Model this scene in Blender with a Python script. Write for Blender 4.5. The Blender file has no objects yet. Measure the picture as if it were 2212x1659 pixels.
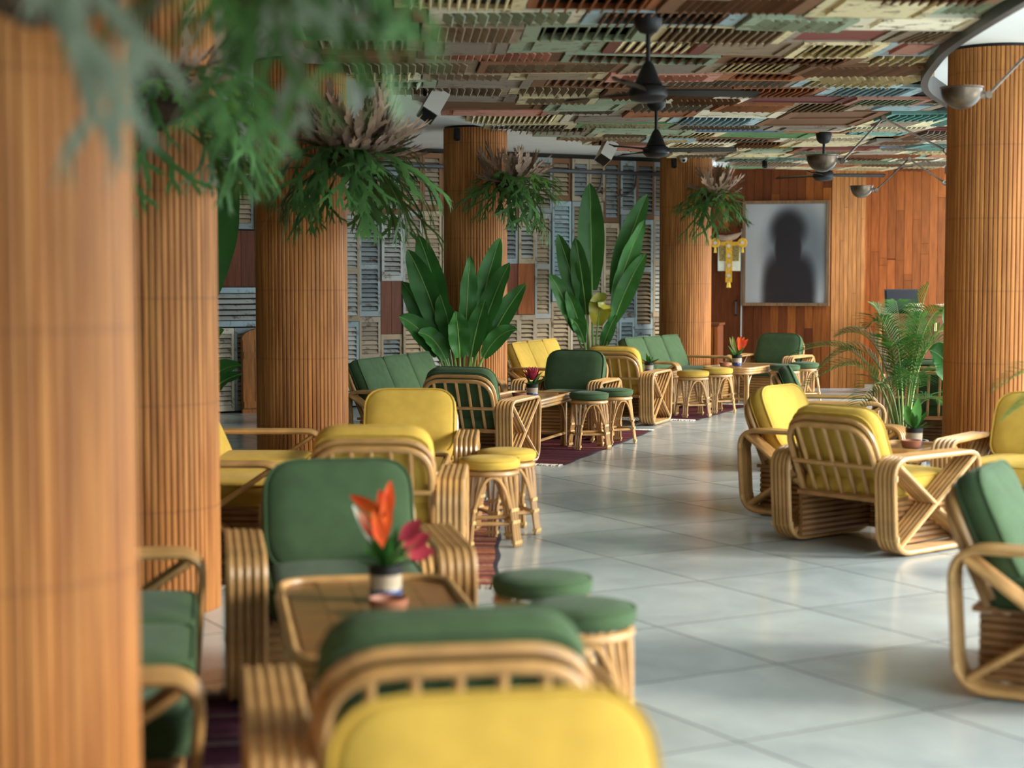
import bpy, math, random
from mathutils import Vector as V, Matrix as M
R = math.radians
random.seed(7)
S = bpy.context.scene
COL = S.collection

# ------------------------------------------------------------------ camera
cam = bpy.data.cameras.new('camera')
camo = bpy.data.objects.new('camera', cam); COL.objects.link(camo)
camo.location = (0, 0, 1.478)
camo.rotation_euler = (R(90 - 3.62), 0, 0)
cam.sensor_width = 36; cam.lens = 36 * 3700 / 2212
cam.clip_end = 200
cam.dof.use_dof = True; cam.dof.focus_distance = 14.5; cam.dof.aperture_fstop = 1.9
S.camera = camo

# ------------------------------------------------------------------ world, sun, exposure
w = bpy.data.worlds.new('sky'); S.world = w; w.use_nodes = True
bg = w.node_tree.nodes['Background']
bg.inputs[0].default_value = (0.82, 0.93, 1.0, 1); bg.inputs[1].default_value = 5.0
sl = bpy.data.lights.new('sun', 'SUN'); so = bpy.data.objects.new('sun', sl); COL.objects.link(so)
sl.energy = 3.4; sl.angle = R(13); sl.color = (1.0, 0.92, 0.78)
so.rotation_euler = (V((-math.cos(R(21)) * math.cos(R(8)), math.cos(R(21)) * math.sin(R(8)), -math.sin(R(21))))).to_track_quat('-Z', 'Y').to_euler()
so.location = (12, 0, 8)
S.view_settings.view_transform = 'Standard'; S.view_settings.look = 'None'
S.view_settings.exposure = 0.62; S.view_settings.gamma = 1; S.view_settings.use_curve_mapping = False

# ------------------------------------------------------------------ materials
def newmat(name):
    m = bpy.data.materials.new(name); m.use_nodes = True
    nt = m.node_tree; b = nt.nodes['Principled BSDF']
    return m, nt, b
def nd(nt, t, **kw):
    n = nt.nodes.new(t)
    for k, v in kw.items(): setattr(n, k, v)
    return n
def lk(nt, a, b): nt.links.new(a, b)
def c4(c): return (c[0], c[1], c[2], 1)
def mat(name, col, rough=0.6, var=0.15, scale=6, stretch=(1, 1, 1), rnd=0.0, bump=0.0, bscale=60, metal=0.0, col2=None, spec=0.5, sheen=0.0, coat=0.0, trans=0.0):
    """base colour with noise variation, optional per-object random brightness"""
    m, nt, b = newmat(name)
    tc = nd(nt, 'ShaderNodeTexCoord'); mp = nd(nt, 'ShaderNodeMapping'); mp.inputs['Scale'].default_value = stretch
    lk(nt, tc.outputs['Object'], mp.inputs[0])
    no = nd(nt, 'ShaderNodeTexNoise'); no.inputs['Scale'].default_value = scale; no.inputs['Detail'].default_value = 4
    lk(nt, mp.outputs[0], no.inputs['Vector'])
    mr = nd(nt, 'ShaderNodeMapRange'); mr.inputs[1].default_value = .3; mr.inputs[2].default_value = .7
    lk(nt, no.outputs[0], mr.inputs[0])
    mx = nd(nt, 'ShaderNodeMix', data_type='RGBA')
    d = col2 if col2 else tuple(x * (1 - 2 * var) for x in col)
    mx.inputs[6].default_value = c4(d); mx.inputs[7].default_value = c4(col)
    lk(nt, mr.outputs[0], mx.inputs[0])
    out = mx.outputs[2]
    if rnd > 0:
        oi = nd(nt, 'ShaderNodeObjectInfo'); m2 = nd(nt, 'ShaderNodeMapRange')
        m2.inputs[3].default_value = 1 - rnd; m2.inputs[4].default_value = 1 + rnd
        lk(nt, oi.outputs['Random'], m2.inputs[0])
        vm = nd(nt, 'ShaderNodeVectorMath', operation='SCALE'); lk(nt, out, vm.inputs[0]); lk(nt, m2.outputs[0], vm.inputs['Scale'])
        out = vm.outputs[0]
    lk(nt, out, b.inputs['Base Color'])
    b.inputs['Roughness'].default_value = rough; b.inputs['Metallic'].default_value = metal
    b.inputs['Specular IOR Level'].default_value = spec
    if sheen: b.inputs['Sheen Weight'].default_value = sheen; b.inputs['Sheen Roughness'].default_value = .4
    if coat: b.inputs['Coat Weight'].default_value = coat; b.inputs['Coat Roughness'].default_value = .15
    if trans:
        b.inputs['Transmission Weight'].default_value = 0
        tr = nd(nt, 'ShaderNodeBsdfTranslucent'); lk(nt, out, tr.inputs[0])
        ms = nd(nt, 'ShaderNodeMixShader'); ms.inputs[0].default_value = trans
        lk(nt, b.outputs[0], ms.inputs[1]); lk(nt, tr.outputs[0], ms.inputs[2])
        lk(nt, ms.outputs[0], nt.nodes['Material Output'].inputs[0])
    if bump:
        bn = nd(nt, 'ShaderNodeTexNoise'); bn.inputs['Scale'].default_value = bscale; bn.inputs['Detail'].default_value = 3
        lk(nt, mp.outputs[0], bn.inputs['Vector'])
        bp = nd(nt, 'ShaderNodeBump'); bp.inputs['Strength'].default_value = bump; bp.inputs['Distance'].default_value = .01
        lk(nt, bn.outputs[0], bp.inputs['Height']); lk(nt, bp.outputs[0], b.inputs['Normal'])
    return m

MT = {}
MT['green'] = mat('green_fabric', (.057, .102, .045), .9, .10, 14, bump=.25, bscale=320, sheen=.06, spec=.2)
MT['yellow'] = mat('yellow_fabric', (.56, .365, .062), .9, .07, 14, bump=.25, bscale=320, sheen=.04, spec=.2)
MT['rattan'] = mat('rattan', (.53, .295, .105), .36, .18, 9, rnd=.12, bump=.1, bscale=40, coat=.12, spec=.4)
MT['rattan_dark'] = mat('rattan_dark', (.40, .20, .07), .4, .2, 9, rnd=.1)
MT['binding'] = mat('binding', (.66, .43, .17), .5, .2, 60)
MT['tabletop'] = mat('tabletop', (.30, .13, .036), .32, .22, 4, (1, 9, 1), coat=.4, rnd=.12)
MT['terracotta'] = mat('terracotta', (.33, .12, .06), .6, .15, 12)
MT['black'] = mat('black_metal', (.010, .010, .010), .45, .1, 10, spec=.25)
MT['darksteel'] = mat('dark_steel', (.05, .05, .045), .5, .2, 10)
MT['bronze'] = mat('aged_bronze', (.16, .12, .085), .36, .3, 14, metal=.75, bump=.1, bscale=30)
MT['white'] = mat('white_paint', (.74, .74, .70), .7, .03, 3)
MT['soffit'] = mat('white_soffit', (.86, .87, .85), .75, .03, 2)
MT['speaker'] = mat('speaker_body', (.55, .53, .47), .5, .05, 5)
MT['leaf'] = mat('banana_leaf', (.050, .190, .034), .48, .25, 3, (1, 1, 1), rnd=.25, trans=.18, spec=.3)
MT['leaf_yellow'] = mat('banana_leaf_yellowing', (.42, .34, .02), .45, .3, 5, col2=(.06, .16, .02), trans=.18)
MT['midrib'] = mat('leaf_midrib', (.22, .40, .09), .45, .15, 6, trans=.1)
MT['palm'] = mat('palm_leaf', (.075, .24, .035), .42, .25, 5, rnd=.3, trans=.25, spec=.25)
MT['palm_stem'] = mat('palm_stem', (.28, .40, .09), .5, .2, 6)
MT['frond'] = mat('fern_frond', (.080, .195, .050), .5, .25, 6, rnd=.4, trans=.2, spec=.25)
MT['frond_light'] = mat('fern_frond_light', (.13, .30, .055), .5, .25, 6, rnd=.35, trans=.25, spec=.25)
MT['frond_pale'] = mat('fern_frond_pale', (.30, .37, .26), .6, .2, 6, rnd=.15, trans=.2)
MT['shield'] = mat('fern_shield', (.38, .245, .16), .8, .3, 8, rnd=.35)
MT['moss'] = mat('fern_rootball', (.11, .065, .035), .95, .4, 12, bump=.8, bscale=40)
MT['soil'] = mat('soil', (.03, .02, .015), .95, .3, 30)
MT['pot'] = mat('grey_pot', (.22, .20, .18), .7, .2, 8)
MT['red_petal'] = mat('red_petal', (.55, .035, .008), .6, .35, 12, col2=(.62, .11, .008), spec=.2)
MT['pink_petal'] = mat('pink_petal', (.52, .05, .075), .6, .2, 12, spec=.2)
MT['white_petal'] = mat('white_petal', (.80, .78, .62), .5, .1, 12)
MT['yellow_petal'] = mat('yellow_petal', (.80, .52, .05), .5, .1, 12)
MT['gold'] = mat('gold_cloth', (.80, .43, .03), .5, .2, 40, bump=.4, bscale=120)
MT['glaze_blue'] = mat('blue_glaze', (.025, .05, .16), .2, .1, 10, coat=.5)
MT['glaze_cream'] = mat('cream_glaze', (.50, .40, .28), .3, .2, 10)
MT['screen'] = mat('screen', (.008, .008, .01), .4, .05, 3, spec=.15)
MT['brass'] = mat('brass', (.75, .55, .25), .3, .1, 10, metal=.9)
MT['fringe'] = mat('rug_fringe', (.60, .54, .44), .9, .2, 30)
MT['wicker'] = mat('wicker_basket', (.36, .21, .09), .6, .35, 70, bump=.6, bscale=90)
MT['void'] = mat('dark_backing', (.035, .028, .022), .95, .2, 3)
MT['ceil_back'] = mat('ceiling_backing', (.045, .036, .028), .95, .2, 3)  # plain dark sheet above the ceiling shutters
MT['cable'] = mat('cable', (.06, .06, .065), .5, .1, 5)

def wood(name, col, rough=.45, rnd=.2, axis='z', scale=5, dark=.55):
    st = {'z': (9, 9, .7), 'x': (.7, 9, 9), 'y': (9, .7, 9)}[axis]
    return mat(name, col, rough, .2, scale, st, rnd, col2=tuple(x * dark for x in col), spec=.15)
MT['plank'] = wood('teak_plank', (.34, .100, .022), .42, .22)
MT['plank_dark'] = wood('dark_teak_plank', (.165, .044, .013), .42, .2)
MT['plank_light'] = wood('light_teak_strip', (.50, .20, .055), .42, .14)
MT['cab'] = wood('cabinet_wood', (.20, .065, .028), .35, .08)
MT['door'] = wood('orange_door_wood', (.42, .165, .045), .4, .1)
MT['frame'] = wood('frame_wood', (.24, .14, .075), .45, .05)

def slatmat():
    """column slats: honey coloured wood, nail rows every 0.46 m"""
    m, nt, b = newmat('column_slat_wood')
    tc = nd(nt, 'ShaderNodeTexCoord')
    mp = nd(nt, 'ShaderNodeMapping'); mp.inputs['Scale'].default_value = (10, 10, .6); lk(nt, tc.outputs['Object'], mp.inputs[0])
    oi = nd(nt, 'ShaderNodeObjectInfo')
    ad = nd(nt, 'ShaderNodeVectorMath', operation='ADD'); lk(nt, mp.outputs[0], ad.inputs[0])
    sc = nd(nt, 'ShaderNodeVectorMath', operation='SCALE'); sc.inputs[0].default_value = (37, 53, 71); lk(nt, oi.outputs['Random'], sc.inputs['Scale'])
    lk(nt, sc.outputs[0], ad.inputs[1])
    no = nd(nt, 'ShaderNodeTexNoise'); no.inputs['Scale'].default_value = 3; no.inputs['Detail'].default_value = 4; lk(nt, ad.outputs[0], no.inputs[0])
    cr = nd(nt, 'ShaderNodeValToRGB')
    cr.color_ramp.elements[0].position = .32; cr.color_ramp.elements[0].color = (.245, .082, .018, 1)
    cr.color_ramp.elements[1].position = .68; cr.color_ramp.elements[1].color = (.455, .19, .047, 1)
    lk(nt, no.outputs[0], cr.inputs[0])
    sep = nd(nt, 'ShaderNodeSeparateXYZ'); lk(nt, tc.outputs['Object'], sep.inputs[0])
    md = nd(nt, 'ShaderNodeMath', operation='PINGPONG'); md.inputs[1].default_value = .23; lk(nt, sep.outputs[2], md.inputs[0])
    gt = nd(nt, 'ShaderNodeMath', operation='LESS_THAN'); gt.inputs[1].default_value = .006; lk(nt, md.outputs[0], gt.inputs[0])
    mu = nd(nt, 'ShaderNodeMath', operation='MULTIPLY'); mu.inputs[1].default_value = .22; lk(nt, gt.outputs[0], mu.inputs[0])
    mx = nd(nt, 'ShaderNodeMix', data_type='RGBA'); lk(nt, mu.outputs[0], mx.inputs[0]); lk(nt, cr.outputs[0], mx.inputs[6]); mx.inputs[7].default_value = (.09, .035, .015, 1)
    m2 = nd(nt, 'ShaderNodeMapRange'); m2.inputs[3].default_value = .84; m2.inputs[4].default_value = 1.14; lk(nt, oi.outputs['Random'], m2.inputs[0])
    vm = nd(nt, 'ShaderNodeVectorMath', operation='SCALE'); lk(nt, mx.outputs[2], vm.inputs[0]); lk(nt, m2.outputs[0], vm.inputs['Scale'])
    lk(nt, vm.outputs[0], b.inputs['Base Color']); b.inputs['Roughness'].default_value = .55; b.inputs['Specular IOR Level'].default_value = .25
    return m
MT['colslat'] = slatmat()
MT['colcore'] = mat('column_core', (.07, .028, .012), .8, .2, 5)

def floormat():
    m, nt, b = newmat('polished_stone')
    tc = nd(nt, 'ShaderNodeTexCoord'); oi = nd(nt, 'ShaderNodeObjectInfo')
    sc = nd(nt, 'ShaderNodeVectorMath', operation='SCALE'); sc.inputs[0].default_value = (31, 17, 0); lk(nt, oi.outputs['Random'], sc.inputs['Scale'])
    ad = nd(nt, 'ShaderNodeVectorMath', operation='ADD'); lk(nt, tc.outputs['Object'], ad.inputs[0]); lk(nt, sc.outputs[0], ad.inputs[1])
    no = nd(nt, 'ShaderNodeTexNoise'); no.inputs['Scale'].default_value = 2.2; no.inputs['Detail'].default_value = 5; no.inputs['Roughness'].default_value = .6; no.inputs['Distortion'].default_value = .6
    lk(nt, ad.outputs[0], no.inputs[0])
    cr = nd(nt, 'ShaderNodeValToRGB')
    cr.color_ramp.elements[0].position = .3; cr.color_ramp.elements[0].color = (.365, .41, .405, 1)
    cr.color_ramp.elements[1].position = .7; cr.color_ramp.elements[1].color = (.50, .55, .54, 1)
    lk(nt, no.outputs[0], cr.inputs[0])
    m2 = nd(nt, 'ShaderNodeMapRange'); m2.inputs[3].default_value = .95; m2.inputs[4].default_value = 1.04; lk(nt, oi.outputs['Random'], m2.inputs[0])
    vm = nd(nt, 'ShaderNodeVectorMath', operation='SCALE'); lk(nt, cr.outputs[0], vm.inputs[0]); lk(nt, m2.outputs[0], vm.inputs['Scale'])
    lk(nt, vm.outputs[0], b.inputs['Base Color'])
    n3 = nd(nt, 'ShaderNodeTexNoise'); n3.inputs['Scale'].default_value = 5; lk(nt, ad.outputs[0], n3.inputs[0])
    r3 = nd(nt, 'ShaderNodeMapRange'); r3.inputs[3].default_value = .14; r3.inputs[4].default_value = .24; lk(nt, n3.outputs[0], r3.inputs[0])
    lk(nt, r3.outputs[0], b.inputs['Roughness'])
    b.inputs['Specular IOR Level'].default_value = .5
    return m
MT['tile'] = floormat()
MT['grout'] = mat('grout', (.035, .04, .038), .8, .2, 8)

def rugmat(name, cols, seed, per=.11):
    """kilim: cross stripes with a small zig-zag pattern, dark border"""
    m, nt, b = newmat(name)
    tc = nd(nt, 'ShaderNodeTexCoord'); sep = nd(nt, 'ShaderNodeSeparateXYZ'); lk(nt, tc.outputs['Object'], sep.inputs[0])
    no = nd(nt, 'ShaderNodeTexNoise'); no.noise_dimensions = '1D'; no.inputs['Scale'].default_value = 1 / per; no.inputs['Detail'].default_value = 5; no.inputs['Roughness'].default_value = .75
    o = nd(nt, 'ShaderNodeMath', operation='ADD'); o.inputs[1].default_value = seed; lk(nt, sep.outputs[1], o.inputs[0])
    lk(nt, o.outputs[0], no.inputs['W'])
    cr = nd(nt, 'ShaderNodeValToRGB'); cr.color_ramp.interpolation = 'CONSTANT'
    e = cr.color_ramp.elements
    n = len(cols)
    while len(e) < n: e.new(.5)
    for i, c in enumerate(cols): e[i].position = .30 + .42 * i / n if i else 0; e[i].color = c4(c)
    lk(nt, no.outputs[0], cr.inputs[0])
    ck = nd(nt, 'ShaderNodeTexNoise'); ck.inputs['Scale'].default_value = 1; ck.inputs['Detail'].default_value = 1
    mp = nd(nt, 'ShaderNodeMapping'); mp.inputs['Scale'].default_value = (38, 60, 1); lk(nt, tc.outputs['Object'], mp.inputs[0]); lk(nt, mp.outputs[0], ck.inputs[0])
    g = nd(nt, 'ShaderNodeMath', operation='GREATER_THAN'); g.inputs[1].default_value = .58; lk(nt, ck.outputs[0], g.inputs[0])
    mu = nd(nt, 'ShaderNodeMath', operation='MULTIPLY'); mu.inputs[1].default_value = .5; lk(nt, g.outputs[0], mu.inputs[0])
    mx = nd(nt, 'ShaderNodeMix', data_type='RGBA'); lk(nt, mu.outputs[0], mx.inputs[0]); lk(nt, cr.outputs[0], mx.inputs[6]); mx.inputs[7].default_value = c4(cols[0])
    lk(nt, mx.outputs[2], b.inputs['Base Color']); b.inputs['Roughness'].default_value = .95
    b.inputs['Specular IOR Level'].default_value = .1
    return m
MT['rug_red'] = rugmat('red_kilim', [(.05, .02, .03), (.22, .06, .05), (.13, .03, .05), (.42, .16, .06), (.30, .09, .08), (.50, .38, .28), (.17, .05, .05)], 3.1)
MT['rug_maroon'] = rugmat('maroon_kilim', [(.018, .010, .022), (.085, .012, .03), (.14, .02, .035), (.035, .012, .03), (.20, .04, .03), (.30, .10, .03), (.06, .012, .03)], 11.4, .07)
MT['rug_purple'] = rugmat('purple_kilim', [(.014, .008, .012), (.06, .016, .04), (.035, .012, .025), (.10, .03, .06), (.05, .014, .03), (.36, .28, .28), (.02, .01, .015)], 23.9, .09)
MT['rug_edge'] = mat('rug_edge', (.03, .02, .04), .95, .3, 30)

def paint(name, col):
    """old shutter paint: worn through to bare wood"""
    m, nt, b = newmat(name)
    tc = nd(nt, 'ShaderNodeTexCoord'); oi = nd(nt, 'ShaderNodeObjectInfo')
    sc = nd(nt, 'ShaderNodeVectorMath', operation='SCALE'); sc.inputs[0].default_value = (13, 29, 7); lk(nt, oi.outputs['Random'], sc.inputs['Scale'])
    ad = nd(nt, 'ShaderNodeVectorMath', operation='ADD'); lk(nt, tc.outputs['Object'], ad.inputs[0]); lk(nt, sc.outputs[0], ad.inputs[1])
    no = nd(nt, 'ShaderNodeTexNoise'); no.inputs['Scale'].default_value = 9; no.inputs['Detail'].default_value = 6; no.inputs['Roughness'].default_value = .7; lk(nt, ad.outputs[0], no.inputs[0])
    cr = nd(nt, 'ShaderNodeValToRGB'); cr.color_ramp.elements[0].position = .34; cr.color_ramp.elements[1].position = .46
    cr.color_ramp.elements[0].color = (.15, .095, .06, 1); cr.color_ramp.elements[1].color = c4(col); lk(nt, no.outputs[0], cr.inputs[0])
    m2 = nd(nt, 'ShaderNodeMapRange'); m2.inputs[3].default_value = .78; m2.inputs[4].default_value = 1.2; lk(nt, oi.outputs['Random'], m2.inputs[0])
    vm = nd(nt, 'ShaderNodeVectorMath', operation='SCALE'); lk(nt, cr.outputs[0], vm.inputs[0]); lk(nt, m2.outputs[0], vm.inputs['Scale'])
    lk(nt, vm.outputs[0], b.inputs['Base Color']); b.inputs['Roughness'].default_value = .8; b.inputs['Specular IOR Level'].default_value = .15
    return m
PAL = {'cream': (.60, .51, .31), 'pale': (.66, .60, .46), 'brown': (.17, .085, .045), 'rust': (.30, .115, .05), 'taupe': (.27, .205, .14),
       'teal': (.14, .30, .27), 'sage': (.26, .31, .22), 'green': (.13, .24, .11), 'pink': (.45, .21, .16), 'blue': (.13, .19, .27),
       'skyblue': (.30, .40, .43), 'mustard': (.58, .42, .10), 'maroon': (.17, .055, .045), 'grey': (.34, .35, .32), 'greybrown': (.24, .20, .16), 'slate': (.17, .20, .21),
       'wgrey': (.46, .47, .43), 'wbrown': (.36, .30, .22), 'wtaupe': (.42, .33, .22), 'wslate': (.27, .31, .31), 'wsky': (.36, .46, .48), 'wpale': (.66, .60, .46)}
PM = {k: paint('paint_' + k, tuple(min(.8, c * (1 if k[0] == 'w' else 1.2)) for c in v)) for k, v in PAL.items()}

# ------------------------------------------------------------------ mesh helpers
class MB:
    def __init__(s): s.v = []; s.f = []
    def add(s, vs, fs):
        o = len(s.v); s.v += [tuple(x) for x in vs]; s.f += [tuple(i + o for i in f) for f in fs]; return s
    def box(s, c, d, mtx=None):
        x, y, z = d[0] / 2, d[1] / 2, d[2] / 2
        vs = [V((a * x, b * y, e * z)) for a in (-1, 1) for b in (-1, 1) for e in (-1, 1)]
        if mtx is not None: vs = [mtx @ p for p in vs]
        vs = [p + V(c) for p in vs]
        return s.add(vs, [(0, 1, 3, 2), (4, 6, 7, 5), (0, 4, 5, 1), (2, 3, 7, 6), (0, 2, 6, 4), (1, 5, 7, 3)])
    def tube(s, pts, r, n=7, closed=False, cap=True):
        pts = [V(p) for p in pts]; N = len(pts)
        rs = r if isinstance(r, (list, tuple)) else [r] * N
        rings = []; up = None
        for i, p in enumerate(pts):
            if closed: t = pts[(i + 1) % N] - pts[i - 1]
            else: t = pts[min(i + 1, N - 1)] - pts[max(i - 1, 0)]
            if t.length < 1e-9: t = V((0, 0, 1))
            t.normalize()
            if up is None:
                up = V((0, 0, 1)) if abs(t.z) < .9 else V((1, 0, 0))
            up = (up - t * up.dot(t))
            if up.length < 1e-6: up = V((1, 0, 0)) - t * t.x
            up.normalize(); sd = t.cross(up)
            rings.append([p + (up * math.cos(2 * math.pi * k / n) + sd * math.sin(2 * math.pi * k / n)) * rs[i] for k in range(n)])
        vs = [q for ring in rings for q in ring]; fs = []
        for i in range(N if closed else N - 1):
            a = i * n; b = ((i + 1) % N) * n
            for k in range(n):
                fs.append((a + k, a + (k + 1) % n, b + (k + 1) % n, b + k))
        if cap and not closed:
            fs.append(tuple(range(n))[::-1]); fs.append(tuple((N - 1) * n + k for k in range(n)))
        return s.add(vs, fs)
    def lathe(s, prof, n=24, c=(0, 0, 0), cap=True):
        c = V(c); vs = []; fs = []
        for r, z in prof:
            for k in range(n): vs.append(c + V((r * math.cos(2 * math.pi * k / n), r * math.sin(2 * math.pi * k / n), z)))
        for i in range(len(prof) - 1):
            for k in range(n):
                fs.append((i * n + k, i * n + (k + 1) % n, (i + 1) * n + (k + 1) % n, (i + 1) * n + k))
        if cap:
            fs.append(tuple(range(n))[::-1]); fs.append(tuple((len(prof) - 1) * n + k for k in range(n)))
        return s.add(vs, fs)
    def xf(s, m): s.v = [tuple(m @ V(p)) for p in s.v]; return s
    def mesh(s, name, mt, smooth=True):
        me = bpy.data.meshes.new(name); me.from_pydata(s.v, [], s.f); me.update()
        if smooth: me.polygons.foreach_set('use_smooth', [True] * len(me.polygons))
        if mt is not None: me.materials.append(mt)
        if smooth:
            try: me.set_sharp_from_angle(angle=R(40))
            except Exception: pass
        return me
def link(name, me, parent=None, loc=None, rot=None, scale=None):
    o = bpy.data.objects.new(name, me); COL.objects.link(o)
    if parent is not None: o.parent = parent
    if loc is not None: o.location = loc
    if rot is not None: o.rotation_euler = rot
    if scale is not None: o.scale = scale
    return o
def mk(name, mb, mt, parent=None, smooth=True, loc=None, rot=None):
    return link(name, mb.mesh(name, mt, smooth), parent, loc, rot)
def empty(name, loc=(0, 0, 0), rz=0):
    o = bpy.data.objects.new(name, None); COL.objects.link(o); o.location = loc; o.rotation_euler = (0, 0, rz); o.empty_display_size = .1
    return o
def tag(o, label, cat, group=None):
    o['label'] = label; o['category'] = cat
    if group: o['group'] = group
    return o
def copy_tree(o, parent=None):
    c = o.copy(); COL.objects.link(c); c.parent = parent
    for ch in list(o.children): copy_tree(ch, c)
    return c
def rpoly(pts, rad, seg=5, closed=True):
    """polygon with rounded corners -> list of points (any dimension 2)"""
    out = []; n = len(pts)
    for i in range(n):
        p = V(pts[i])
        if not closed and i in (0, n - 1): out.append(p); continue
        a = V(pts[i - 1]); b = V(pts[(i + 1) % n])
        r = rad[i] if isinstance(rad, (list, tuple)) else rad
        u = (a - p); v_ = (b - p); lu, lv = u.length, v_.length
        u.normalize(); v_.normalize()
        d = min(r, lu * .49, lv * .49)
        A = p + u * d; B = p + v_ * d
        for k in range(seg + 1):
            t = k / seg
            out.append((A * (1 - t) + p * t) * (1 - t) + (p * (1 - t) + B * t) * t)
    return out
def bez(a, b, c, n=10):
    a, b, c = V(a), V(b), V(c)
    return [(a * (1 - t) + b * t) * (1 - t) + (b * (1 - t) + c * t) * t for t in [i / n for i in range(n + 1)]]
def grid_mb(rows):
    """rows of equal-length point lists -> quad grid"""
    m = MB(); n = len(rows[0]); vs = [p for r in rows for p in r]
    fs = [(i * n + k, i * n + k + 1, (i + 1) * n + k + 1, (i + 1) * n + k) for i in range(len(rows) - 1) for k in range(n - 1)]
    return m.add(vs, fs)

# ------------------------------------------------------------------ floor
GA = R(-60.1); TS = .8
TO = V((1.508 * TS, 11.66 * TS))
tb = V((math.cos(GA), math.sin(GA))); ta = V((math.sin(GA), -math.cos(GA)))
floor = mk('floor', MB().box((0, 10, -.0514), (26, 36, .1)), MT['grout'], smooth=False); floor['kind'] = 'structure'
def tilemesh(sz, h=.012):
    a = sz / 2
    vs = [(-a, -a, 0), (a, -a, 0), (a, a, 0), (-a, a, 0), (-a, -a, h), (a, -a, h), (a, a, h), (-a, a, h)]
    return MB().add(vs, [(4, 5, 6, 7)] + [(k, (k + 1) % 4, 4 + (k + 1) % 4, 4 + k) for k in range(4)])
def grout_sides(me):
    me.materials.append(MT['grout'])
    me.polygons.foreach_set('material_index', [0 if i % 5 == 0 else 1 for i in range(len(me.polygons))])
tme = tilemesh(TS - .007).mesh('tile', MT['tile'], False); grout_sides(tme)
rest = MB(); cand = []
for b in range(-22, 22):
    for a in range(-22, 22):
        c = TO + tb * ((b + .5) * TS) + ta * ((a + .5) * TS)
        if c.y < -4 or c.y > 26 or abs(c.x) > 11: continue
        vis = 4.0 < c.y < 21.5 and -.325 * c.y - .4 < c.x < .31 * c.y + .6 and c.x > -1.9 - .02 * c.y and abs(c.x) < 5.6
        cand.append((vis, c))
vt = sorted([c for v_, c in cand if v_], key=lambda c: c.length)
ind = {(round(c.x, 3), round(c.y, 3)) for c in vt[:295]}
for v_, c in cand:
    if (round(c.x, 3), round(c.y, 3)) in ind:
        link('tile', tme, floor, (c.x, c.y, -.012), (0, 0, GA))
    else:
        t = tilemesh(TS - .007); t.xf(M.Translation((c.x, c.y, -.012)) @ M.Rotation(GA, 4, 'Z')); rest.add(t.v, t.f)
ro = mk('tile_field', rest, MT['tile'], floor, False); grout_sides(ro.data); ro['kind'] = 'stuff'
# unseen pale ground added off the open right side to bounce light upward
bounce = mk('floor_bounce_ground', MB().box((32, 10, -.10), (38, 70, .1)), mat('bounce_ground_pale', (.72, .70, .66), .8, .1, 1), smooth=False); bounce['kind'] = 'structure'

# ------------------------------------------------------------------ ceiling
CZ = 2.93
def ceil_poly(pts, z0, z1):
    m = MB(); n = len(pts)
    vs = [(p[0], p[1], z0) for p in pts] + [(p[0], p[1], z1) for p in pts]
    fs = [tuple(range(n))[::-1], tuple(range(n, 2 * n))]
    for k in range(n): fs.append((k, (k + 1) % n, n + (k + 1) % n, n + k))
    return m.add(vs, fs)
cpts = [(-7, -2.5), (4.5, -2.5), (4.4, 6), (4.3, 9), (4.6, 12), (5.15, 15.5), (5.75, 19.5), (6.3, 23.6), (6.3, 26), (-7, 26)]
ceiling = mk('ceiling', ceil_poly(cpts, CZ, CZ + .25), MT['soffit'], smooth=False); ceiling['kind'] = 'structure'
LB = [(-1.35, -2.5), (-1.35, 6), (-1.32, 9), (-1.13, 11.8), (-.9, 13.1), (-.44, 15.2), (0, 16.4), (.97, 18.4), (2.1, 19.9), (2.55, 20.7), (2.75, 21.5), (2.8, 22.3)]
RB = [(2.35, -2.5), (2.4, 4), (2.44, 7.5), (2.50, 9.6), (2.62, 10.8), (2.92, 12.3), (3.65, 14.2), (4.4, 16.8), (5.0, 19), (5.4, 21.2), (5.6, 22.3)]
def smooth_path(p, n=6):
    out = []
    P = [V(q) for q in p]
    for i in range(len(P) - 1):
        p0, p1, p2, p3 = P[max(i - 1, 0)], P[i], P[i + 1], P[min(i + 2, len(P) - 1)]
        for k in range(n):
            t = k / n
            out.append(.5 * ((2 * p1) + (p2 - p0) * t + (2 * p0 - 5 * p1 + 4 * p2 - p3) * t * t + (3 * p1 - p0 - 3 * p2 + p3) * t ** 3))
    out.append(P[-1]); return out
LBs, RBs = smooth_path(LB), smooth_path(RB)
def bx_at(path, y):
    for i in range(len(path) - 1):
        if path[i].y <= y <= path[i + 1].y:
            t = (y - path[i].y) / max(1e-6, path[i + 1].y - path[i].y); return path[i].x * (1 - t) + path[i + 1].x * t
    return path[-1].x if y > path[-1].y else path[0].x
zone = [(p.x, p.y) for p in LBs] + [(p.x, p.y) for p in reversed(RBs)]
mk('ceiling_backing', ceil_poly(zone, CZ - .012, CZ - .002), MT['ceil_back'], ceiling, False)
def strip(path, off0, off1, z0, z1):
    m = MB(); A = []; 
    for i, p in enumerate(path):
        t = (path[min(i + 1, len(path) - 1)] - path[max(i - 1, 0)]).normalized(); nrm = V((-t.y, t.x))
        a = p + nrm * off0; b = p + nrm * off1
        A.append([V((a.x, a.y, z0)), V((b.x, b.y, z0)), V((b.x, b.y, z1)), V((a.x, a.y, z1)), V((a.x, a.y, z0))])
    return grid_mb(A)
mk('cornice', strip(LBs, .02, .20, CZ - .05, CZ + .01), MT['soffit'], ceiling)
mk('fascia', strip(RBs, -.05, .0, CZ - .14, CZ + .01), MT['darksteel'], ceiling)

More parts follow.
